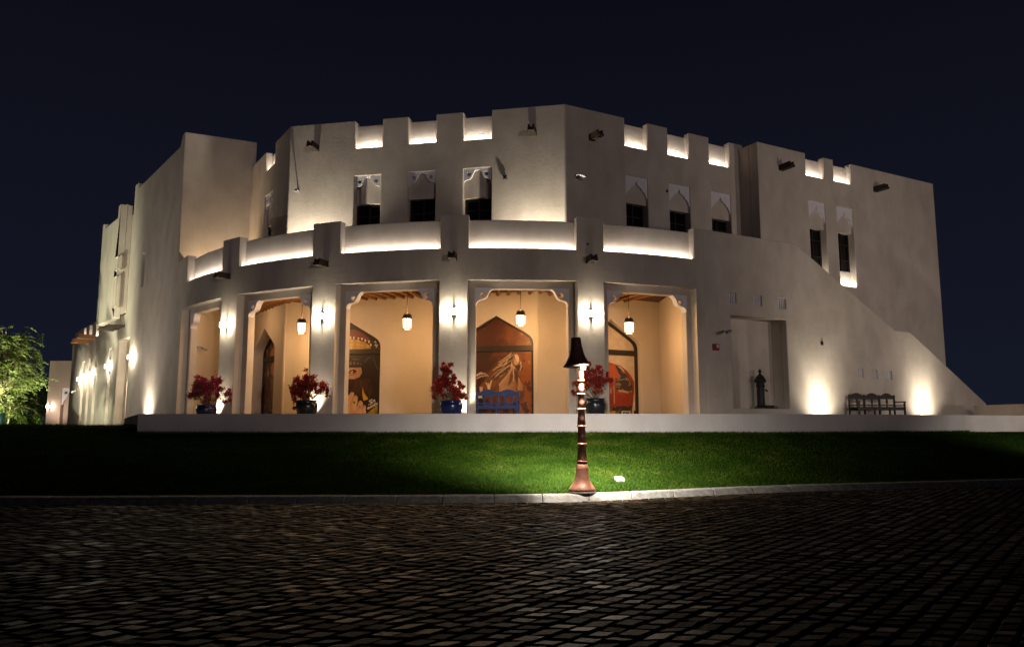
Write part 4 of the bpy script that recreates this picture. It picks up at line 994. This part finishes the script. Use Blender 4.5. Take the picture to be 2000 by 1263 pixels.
point("street_lamp_light", lo_ + Vector((.03, -.11, -.02)), 130, (1.0, .93, .83), .03)
l2 = copy_tree(lamp); l2["label"] = "second copper street lamp farther along the kerb to the right"; l2["group"] = lamp["group"] = "street lamps along the kerb"
l2.location = (18.2, on_path(KL, 18.2) + .05, LZ)
for o_ in [o for o in bpy.data.objects if o.name.startswith("street_lamp_light")][:3]:
    c = o_.copy(); c.data = o_.data.copy(); c.data.energy *= .22; COL.objects.link(c); c.location = o_.location + (l2.location - lamp.location)
# cover plate in the grass
q = atY(1210, 938, 16.6); cz = lawn_z(q.x, q.y)
for k in range(30):
    q = atY(1210, 938, 15 + k * .12)
    if q.z <= lawn_z(q.x, q.y) + .02: break
cv = tag(empty("utility_cover", (q.x, q.y, lawn_z(q.x, q.y))), "small square white utility cover sunk in the lit grass near the street lamp", "utility cover")
cv.rotation_euler = (R_(14), 0, R_(12))
t = bmesh.new(); box(t, (0, 0, .02), (.17, .21, .06)); box(t, (0, 0, .058), (.145, .18, .014)); c_ = link("cover_plate", t, M["white"], cv)
t = bmesh.new(); lathe(t, [(.022, .064), (.022, .076), (.006, .08)], 10, (.01, -.01, 0)); link("bolt", t, M["iron"], cv)

# ================================================================ POTTED BOUGAINVILLEAS
def cards(name, pts, size, m, parent, up_bias=0.0, aspect=1.0, tintf=None):
    V, F, T = [], [], []
    for p in pts:
        n = Vector((random.gauss(0, 1), random.gauss(0, 1), random.gauss(up_bias, 1))).normalized()
        a = n.orthogonal().normalized(); a = (Matrix.Rotation(random.random() * 6.28, 3, n) @ a); b = n.cross(a)
        s = size * random.uniform(.6, 1.3); i = len(V)
        V += [p - a * s * aspect, p - b * s * .5 + n * s * .12, p + a * s * aspect, p + b * s * .5 + n * s * .12]; F.append((i, i + 1, i + 2, i + 3))
        t = max(0, min(1, random.gauss(.5, .25))); T += [t] * 4
    me = bpy.data.meshes.new(name); me.from_pydata([tuple(v) for v in V], [], F); at = me.attributes.new("tint", "FLOAT", "POINT"); at.data.foreach_set("value", T)
    me.materials.append(m); o = bpy.data.objects.new(name, me); COL.objects.link(o); o.parent = parent; return o
def bougainvillea(u, uL, uR, vT, vP, pw_px, potm, brm, label, lobes, a_off=.75, leaves=.35):
    a, _ = ARC.on(u, 800, -a_off); base = ARC.pt(a, -a_off, FLOOR); Y = base.y; k = Y / 1512
    r = tag(empty("potted_bougainvillea", base), label, "potted plant", "potted bougainvilleas along the arcade")
    top = EYE + Y * math.tan(TH - math.atan((vP - 631) / FPX)) - FLOOR; pr = pw_px * k / 2
    t = bmesh.new(); lathe(t, [(pr * .62, 0), (pr * .70, .02), (pr * .88, top * .30), (pr, top * .66), (pr * .96, top * .82), (pr * .80, top * .92), (pr * .92, top * .95), (pr * .93, top), (pr * .76, top), (pr * .72, top * .94), (.02, top * .93)], 28)
    pot = link("pot", t, potm, r, smooth=True)
    dx = lambda uu: (uu - u) * k; zz = lambda vv: EYE + Y * math.tan(TH - math.atan((vv - 631) / FPX)) - FLOOR
    t = bmesh.new(); tips = []
    for (lu, lv, lr, n) in lobes:
        c = Vector((dx(lu), random.uniform(-.1, .1), zz(lv)))
        for q in range(max(2, n // 90)):
            e = c + Vector((random.gauss(0, .4), random.gauss(0, .4), random.gauss(0, .4))) * lr * k
            m_ = Vector((random.uniform(-.1, .1), random.uniform(-.1, .1), top * .9)); tube(t, [m_, m_.lerp(e, .45) + Vector((0, 0, .10)), e], [.016, .011, .005], 5, caps=False); tips.append(e)
    link("stem", t, M["bark"], r)
    P, Lf = [], []
    for (lu, lv, lr, n) in lobes:
        c = Vector((dx(lu), 0, zz(lv))); R0 = lr * k
        cl = [c + Vector((random.gauss(0, .5), random.gauss(0, .5), random.gauss(0, .5))) * R0 for _ in range(max(3, n // 26))]
        for q in range(int(n * 1.7)):
            b = random.choice(cl); P.append(b + Vector((random.gauss(0, 1), random.gauss(0, 1), random.gauss(0, 1))) * R0 * .17)
        for q in range(int(n * leaves)):
            b = random.choice(cl); Lf.append(b + Vector((random.gauss(0, 1), random.gauss(0, 1), random.gauss(-.4, 1))) * R0 * .24)
    cards("flowers", P, .048, brm, r, .2); cards("leaves", Lf, .042, M["leaf"], r, .2, 1.15)
    return r
random.seed(21)
bougainvillea(403, 367, 450, 735, 790, 40, M["pot_navy"], M["bract_crimson"], "magenta bougainvillea in a navy glazed pot, leftmost of the four pots",
    [(392, 748, 15, 420), (385, 765, 14, 320), (412, 758, 20, 500), (425, 745, 13, 200), (443, 762, 9, 90), (432, 772, 12, 140), (374, 772, 8, 60), (440, 783, 8, 60)], leaves=.6)
bougainvillea(599, 562, 640, 728, 781, 43, M["pot_black"], M["bract_red"], "wide red bougainvillea in a black pot beside the second arcade pier",
    [(588, 752, 17, 480), (572, 765, 12, 260), (610, 745, 17, 460), (622, 758, 14, 260), (595, 768, 16, 300), (572, 785, 8, 90), (635, 768, 7, 50), (600, 735, 10, 60)], leaves=.35)
bougainvillea(881, 840, 912, 703, 781, 47, M["pot_blue"], M["bract_red"], "tall red bougainvillea in a cobalt blue pot left of the blue bench",
    [(872, 714, 10, 220), (868, 732, 14, 360), (882, 738, 11, 240), (862, 755, 18, 520), (882, 762, 17, 480), (850, 765, 9, 160), (900, 752, 8, 80), (906, 775, 8, 90), (890, 772, 12, 200)], leaves=.22)
bougainvillea(1163, 1117, 1193, 718, 777, 42, M["pot_dark"], M["bract_red"], "dusky red bougainvillea in a charcoal pot behind the street lamp",
    [(1158, 735, 17, 420), (1175, 740, 14, 320), (1138, 748, 13, 300), (1125, 765, 8, 90), (1165, 755, 16, 300), (1187, 728, 7, 60), (1150, 722, 9, 80)], leaves=.18)

# ================================================================ BENCHES
def bench(loc, rz, L, m, label, panels, seat_h=.46, back_h=1.05, depth=.55, wavy=True, end_arm_post=True):
    r = tag(empty("garden_bench", loc, rz), label, "bench")            # sits facing -y
    t = bmesh.new(); box(t, (0, 0, seat_h), (L, depth - .04, .045)); link("seat", t, m, r)
    t = bmesh.new(); box(t, (0, -depth / 2 + .04, seat_h - .07), (L - .1, .03, .09)); box(t, (0, depth / 2 - .04, seat_h - .07), (L - .1, .03, .09)); link("seat_rail", t, m, r)
    w = Wall((-L / 2, depth / 2), 90)
    pwid = L / panels
    t = bmesh.new()
    tp = []
    for p in range(panels):
        for q in range(13):
            f = q / 12; bump = .5 - .5 * math.cos(f * 2 * math.pi); sc_ = .018 * abs(math.sin(f * 6 * math.pi))
            tp.append((p * pwid + pwid * f, back_h - .16 + .13 * bump ** .8 + sc_))
    o = [(0, back_h - .27), (L, back_h - .27)] + list(reversed(tp))
    slab(t, w, o, d0=-.02, d1=.02); bk = link("backrest", t, m, r)
    t = bmesh.new()
    for p in range(panels):
        for f in (.33, .67) if panels < 3 else (.5,):
            x = p * pwid + pwid * f
            slab(t, w, [(x - .035, seat_h), (x + .035, seat_h), (x + .02, .62), (x + .05, .70), (x + .03, back_h - .26), (x - .03, back_h - .26), (x - .05, .70), (x - .02, .62)], d0=-.015, d1=.015)
    slab(t, w, [(0, seat_h + .08), (L, seat_h + .08), (L, seat_h + .13), (0, seat_h + .13)], d0=-.012, d1=.012); link("back_slats", t, m, r)
    for p in range(panels + 1):
        x = -L / 2 + p * pwid
        if 0 < p < panels: x += 0
        t = bmesh.new(); box(t, (x, depth / 2, (back_h - .10) / 2), (.06, .06, back_h - .10)); link("leg", t, m, r)
        t = bmesh.new(); hh = .70 if p in (0, panels) else seat_h; box(t, (x, -depth / 2 + .03, hh / 2), (.06, .06, hh)); link("leg", t, m, r)
    for s in (-1, 1):
        t = bmesh.new(); box(t, (s * L / 2, -.01, .70), (.065, depth + .04, .045)); box(t, (s * L / 2, 0, .55), (.03, depth - .06, .04)); link("armrest", t, m, r)
    return r
bp = B4.on(982, 790)[0]
p_ = B4.pt(bp, -1.0, FLOOR)
bench((p_.x, p_.y, FLOOR), -R_(8), 1.62, M["blue_wood"], "bright blue wooden bench with a scalloped two panel back in front of the horse mural", 2, back_h=1.14)
s_, _ = W1.on(1700, 800); p_ = W1.pt(s_ - .55, -.75, FLOOR)
bench((p_.x, p_.y, FLOOR), R_(90 - H1) - R_(14), 2.25, M["dark_wood"], "dark wooden bench with a three crested carved back between the two wall uplights", 3, back_h=1.10, depth=.62)

# ================================================================ HAND PUMP, CAMERAS, SMALL FITTINGS
s_, z_ = W1.on(1487, 796, .42); p_ = W1.pt(s_, .42, NI[2]); Y = p_.y; k = Y / 1512
pump = tag(empty("water_pump", p_, R_(90 - H1)), "black cast iron column water pump with a pointed finial in the wall niche", "water pump")
zz = lambda vv: EYE + Y * math.tan(TH - math.atan((vv - 631) / FPX)) - NI[2]
zt = zz(719)
t = bmesh.new(); lathe(t, [(.27, 0), (.27, .05), (.20, .08), (.165, .14), (.155, .20), (.15, zt * .52), (.175, zt * .55), (.18, zt * .585), (.155, zt * .60), (.165, zt * .64), (.24, zt * .675), (.245, zt * .695), (.20, zt * .74), (.15, zt * .80), (.075, zt * .845), (.045, zt * .87)], 10); link("column", t, M["iron"], pump)
t = bmesh.new(); lathe(t, [(.05, zt * .86), (.035, zt * .89), (.08, zt * .915), (.065, zt * .94), (.02, zt * .985), (.004, zt)], 12); link("finial", t, M["iron"], pump, smooth=True)
t = bmesh.new(); tube(t, [(.12, -.02, zt * .47), (.30, -.04, zt * .465), (.33, -.04, zt * .43)], [.03, .028, .035], 8); link("spout", t, M["iron"], pump)
t = bmesh.new(); box(t, (.33, -.02, .06), (.42, .30, .10)); box(t, (.33, -.02, .125), (.46, .34, .03)); link("drip_tray", t, M["iron"], pump)

def cctv(w, u, v, label, out=.32, side=.0, sgn=1, d=0.0, m="camera_grey"):
    s, z = w.on(u, v, d); base = w.pt(s, d, z); r = tag(empty("security_camera", base), label, "security camera", None)
    def part(nm, mm, fn):
        t = bmesh.new(); fn(t)
        for q in t.verts: q.co -= base
        link(nm, t, M[mm], r)
    part("bracket", m, lambda t: (wbox(t, w, s - .05, s + .05, d - .03, d, z - .05, z + .05), tube(t, [w.pt(s, d - .02, z), w.pt(s, d - out * .6, z + .02), w.pt(s + side * .3, d - out, z - .04)], .022, 6)))
    part("housing", m, lambda t: tube(t, [w.pt(s + side * .2, d - out, z - .02), w.pt(s + side + sgn * .10, d - out - .10, z - .10), ], [.065, .06], 10))
    part("lens", "iron", lambda t: tube(t, [w.pt(s + side + sgn * .101, d - out - .101, z - .101), w.pt(s + side + sgn * .125, d - out - .12, z - .12)], [.045, .04], 10))
    return r
cctv(W1, 1412, 647, "grey security camera on a long arm left of the wall niche", out=.45, side=-.25, sgn=-1)
cctv(W3, 1124, 343, "white security camera high on the right front wall near its corner", out=.3, side=.1)
cctv(W4, 583, 373, "small security camera at the left end of the upper front wall", out=.25, side=.0, sgn=.3)
cctv(BL, 384, 677, "security camera on the end wall inside the leftmost arcade bay", out=.25, side=.12)
cctv(LW, 147, 763, "small white security camera on the far end of the long side wall", out=.12, side=.0, sgn=-.2, m="white")
s_, z_ = W1.on(1396.5, 677.5); base = W1.pt(s_, 0, z_); al = tag(empty("fire_alarm", base), "small red fire alarm call box on the wall below the arm mounted camera", "fire alarm")
def wpart(nm, mm, par, base, fn):
    t = bmesh.new(); fn(t)
    for q in t.verts: q.co -= base
    return link(nm, t, M[mm], par)
wpart("case", "red", al, base, lambda t: wbox(t, W1, s_ - .14, s_ + .14, -.09, .0, z_ - .125, z_ + .125)); wpart("panel", "white", al, base, lambda t: wbox(t, W1, s_ + .0, s_ + .11, -.096, -.088, z_ - .02, z_ + .09))
for (w, u, v, sz, lab) in ((W1, 1605, 669.5, .075, "small dark square wall socket above the left wall uplight"), (W3, 1302.5, 373, .05, "small dark socket on the upper wall between two carved windows"), (ARC, 1148, 476, .035, "tiny dark socket on the rightmost arcade parapet post")):
    s_, z_ = w.on(u, v); base = w.pt(s_, 0, z_); o = tag(empty("wall_socket", base), lab, "wall socket")
    wpart("plate", "iron", o, base, lambda t: wbox(t, w, s_ - sz, s_ + sz, -.02, .0, z_ - sz * 1.1, z_ + sz * 1.1)); wpart("plug", "iron", o, base, lambda t: wbox(t, w, s_ - sz * .5, s_ + sz * .5, -.05, -.021, z_ - sz * .5, z_ + sz * .5))
s_, z_ = W4.on(987, 346.5); base = W4.pt(s_, 0, z_); sp_ = tag(empty("wall_speaker", base), "small black star shaped fitting on the bare wall right of the carved windows", "wall fitting")
wpart("body", "iron", sp_, base, lambda t: wbox(t, W4, s_ - .055, s_ + .055, -.10, 0, z_ - .055, z_ + .055))
def star(t):
    for a in range(4):
        an_ = math.pi / 4 + a * math.pi / 2; tube(t, [W4.pt(s_, -.05, z_), W4.pt(s_ + .12 * math.cos(an_), -.05, z_ + .12 * math.sin(an_))], .018, 6)
wpart("prongs", "iron", sp_, base, star)

# ================================================================ TREES AND SHRUBS AT THE FAR LEFT
random.seed(31)
def feathery(o_name, parent, tips, n_leaf, length, size, m, droop=.5):
    V, F, T = [], [], []
    for tip, dirn in tips:
        t0 = max(0, min(1, random.gauss(.5, .22))); side = dirn.cross(Vector((0, 0, 1))).normalized()
        for k in range(n_leaf):
            f = k / n_leaf; p = tip + dirn * length * f + Vector((0, 0, -droop * length * f * f))
            for s in (-1, 1):
                q = side * s * (1 - .4 * f) + dirn * .35 + Vector((0, 0, random.uniform(-.5, .1))); q = q.normalized() * size * random.uniform(.7, 1.2)
                nn = dirn * size * .26; i = len(V); V += [p, p + q * .5 + nn * .6, p + q, p + q * .5 - nn * .6]; F.append((i, i + 1, i + 2, i + 3)); t = max(0, min(1, t0 + random.gauss(0, .12))); T += [t] * 4
    me = bpy.data.meshes.new(o_name); me.from_pydata([tuple(v) for v in V], [], F); at = me.attributes.new("tint", "FLOAT", "POINT"); at.data.foreach_set("value", T)
    me.materials.append(m); o = bpy.data.objects.new(o_name, me); COL.objects.link(o); o.parent = parent; return o
def tree(x, y, z, Ht, spread, label, n_limb, trunk_r, lean=0.0, low=.35, nl=11):
    r = tag(empty("feathery_tree", (x, y, z)), label, "tree")
    t = bmesh.new(); pts = [Vector((0, 0, -.05))] + [Vector((lean * f + random.uniform(-.05, .05), random.uniform(-.05, .05), Ht * .62 * f)) for f in (.25, .5, .75, 1)]
    tube(t, pts, [trunk_r, trunk_r * .85, trunk_r * .7, trunk_r * .55, trunk_r * .35], 9); tips = []
    for k in range(n_limb):
        f = random.uniform(low, 1); i = min(3, int(f * 4)); b = pts[i].lerp(pts[i + 1], f * 4 - i) if f < 1 else pts[4]
        an_ = random.random() * 6.283; ln = spread * random.uniform(.55, 1.05) * (1.15 - .55 * f)
        e = b + Vector((math.cos(an_) * ln, math.sin(an_) * ln, random.uniform(.10, .55) * Ht * (.35 + .5 * f) * .6))
        m_ = b.lerp(e, .5) + Vector((0, 0, .12 * ln)); tube(t, [b, m_, e], [trunk_r * .32, trunk_r * .2, .012], 6, caps=False)
        for j in range(nl):
            g = random.uniform(.35, 1.05); p = (b.lerp(m_, g * 2) if g < .5 else m_.lerp(e, g * 2 - 1)) + Vector((random.gauss(0, .22), random.gauss(0, .22), random.gauss(0, .16)))
            d = Vector((math.cos(an_) + random.gauss(0, .7), math.sin(an_) + random.gauss(0, .7), random.gauss(-.05, .4))).normalized(); tips.append((p, d))
    link("trunk", t, M["bark"], r, smooth=True); feathery("crown", r, tips, 11, .50, .19, M["tree_leaf"]); return r
tx = atY(2, 830, 40.0)
tree(tx.x - .3, 40.0, GARDEN - .05, 6.3, 2.2, "feathery green tree lit from below at the left edge", 84, .12, .25, .42, 13)
tx2 = atY(13, 830, 37.5)
tree(tx2.x, 37.5, GARDEN - .05, 2.0, .9, "small young tree with a thin pale trunk under the lit tree", 12, .045, .1, .55, 8)
def shrub(u, Y, w, h, label):
    p = atY(u, 830, Y); r = tag(empty("leafy_shrub", (p.x, Y, GARDEN - .02)), label, "shrub", "shrubs under the lit tree")
    P = []
    for k in range(900):
        a = random.random() * 6.283; f = random.random() ** .5; zz_ = random.random() ** .7
        P.append(Vector((math.cos(a) * f * w * (1 - .35 * zz_), math.sin(a) * f * w * .7, h * zz_ * (1 - .3 * f) + random.gauss(0, .04))))
    cards("foliage", P, .075, M["shrub_leaf"], r, .6, 1.3)
    t = bmesh.new()
    for k in range(7): tube(t, [(random.gauss(0, .08), random.gauss(0, .08), -.03), (random.gauss(0, w * .35), random.gauss(0, w * .2), h * .6)], [.02, .008], 5)
    link("stem", t, M["bark"], r)
shrub(28, 43, .75, .75, "low green shrub lit brightly below the tree, the left one"); shrub(57, 44.5, .8, .62, "low green shrub lit dimly below the tree, the right one")
def dark_tree(u, Y, Ht, w, label):
    p = atY(u, 830, Y); r = tag(empty("dark_tree", (p.x, Y, GARDEN - .1)), label, "tree", "dark trees far behind the lit tree")
    t = bmesh.new(); tube(t, [(0, 0, 0), (.1, 0, Ht * .5), (.05, .05, Ht * .85)], [.14, .1, .03], 8); link("trunk", t, M["bark"], r)
    P = []
    cl = [Vector((random.gauss(0, w * .4), random.gauss(0, w * .4), Ht * random.uniform(.25, .95))) for _ in range(40)]
    for k in range(1500):
        P.append(random.choice(cl) + Vector((random.gauss(0, .3), random.gauss(0, .3), random.gauss(0, .25))))
    cards("crown", P, .12, M["shrub_leaf"], r, .3, 1.3)
dark_tree(66, 66, 3.6, 1.7, "dim bushy tree in the dark between the lit tree and the annex"); dark_tree(30, 70, 3.9, 2.0, "dim bushy tree far behind the trunk of the lit tree")
gx = atY(3, 830, 36.5)
gd = tag(empty("tree_guard", (gx.x, 36.5, GARDEN - .02)), "green wrapped stake guard at the foot of the lit tree", "tree guard")
t = bmesh.new(); lathe(t, [(.13, 0), (.15, .05), (.14, .45), (.09, .62), (.03, .66)], 12); link("sleeve", t, M["green_plastic"], gd, smooth=True)
t = bmesh.new(); tube(t, [(.1, 0, 0), (.12, 0, .95)], .02, 6); link("stake", t, M["wood"], gd)
spot("tree_uplight", (tx.x + 1.2, 34.8, GARDEN + .15), (-.22, 1.0, .66), 7000, (.98, 1.0, .68), 95, .7, .1)
spot("tree_uplight", (tx.x + 1.9, 41.2, GARDEN + .1), (-.35, -.12, 1.0), 1500, (.98, 1.0, .68), 100, .7, .1)
spot("shrub_light", (atY(40, 830, 41.3).x, 41.3, GARDEN + .25), (.1, 1, .25), 50, (.95, 1.0, .6), 120, .7, .1)
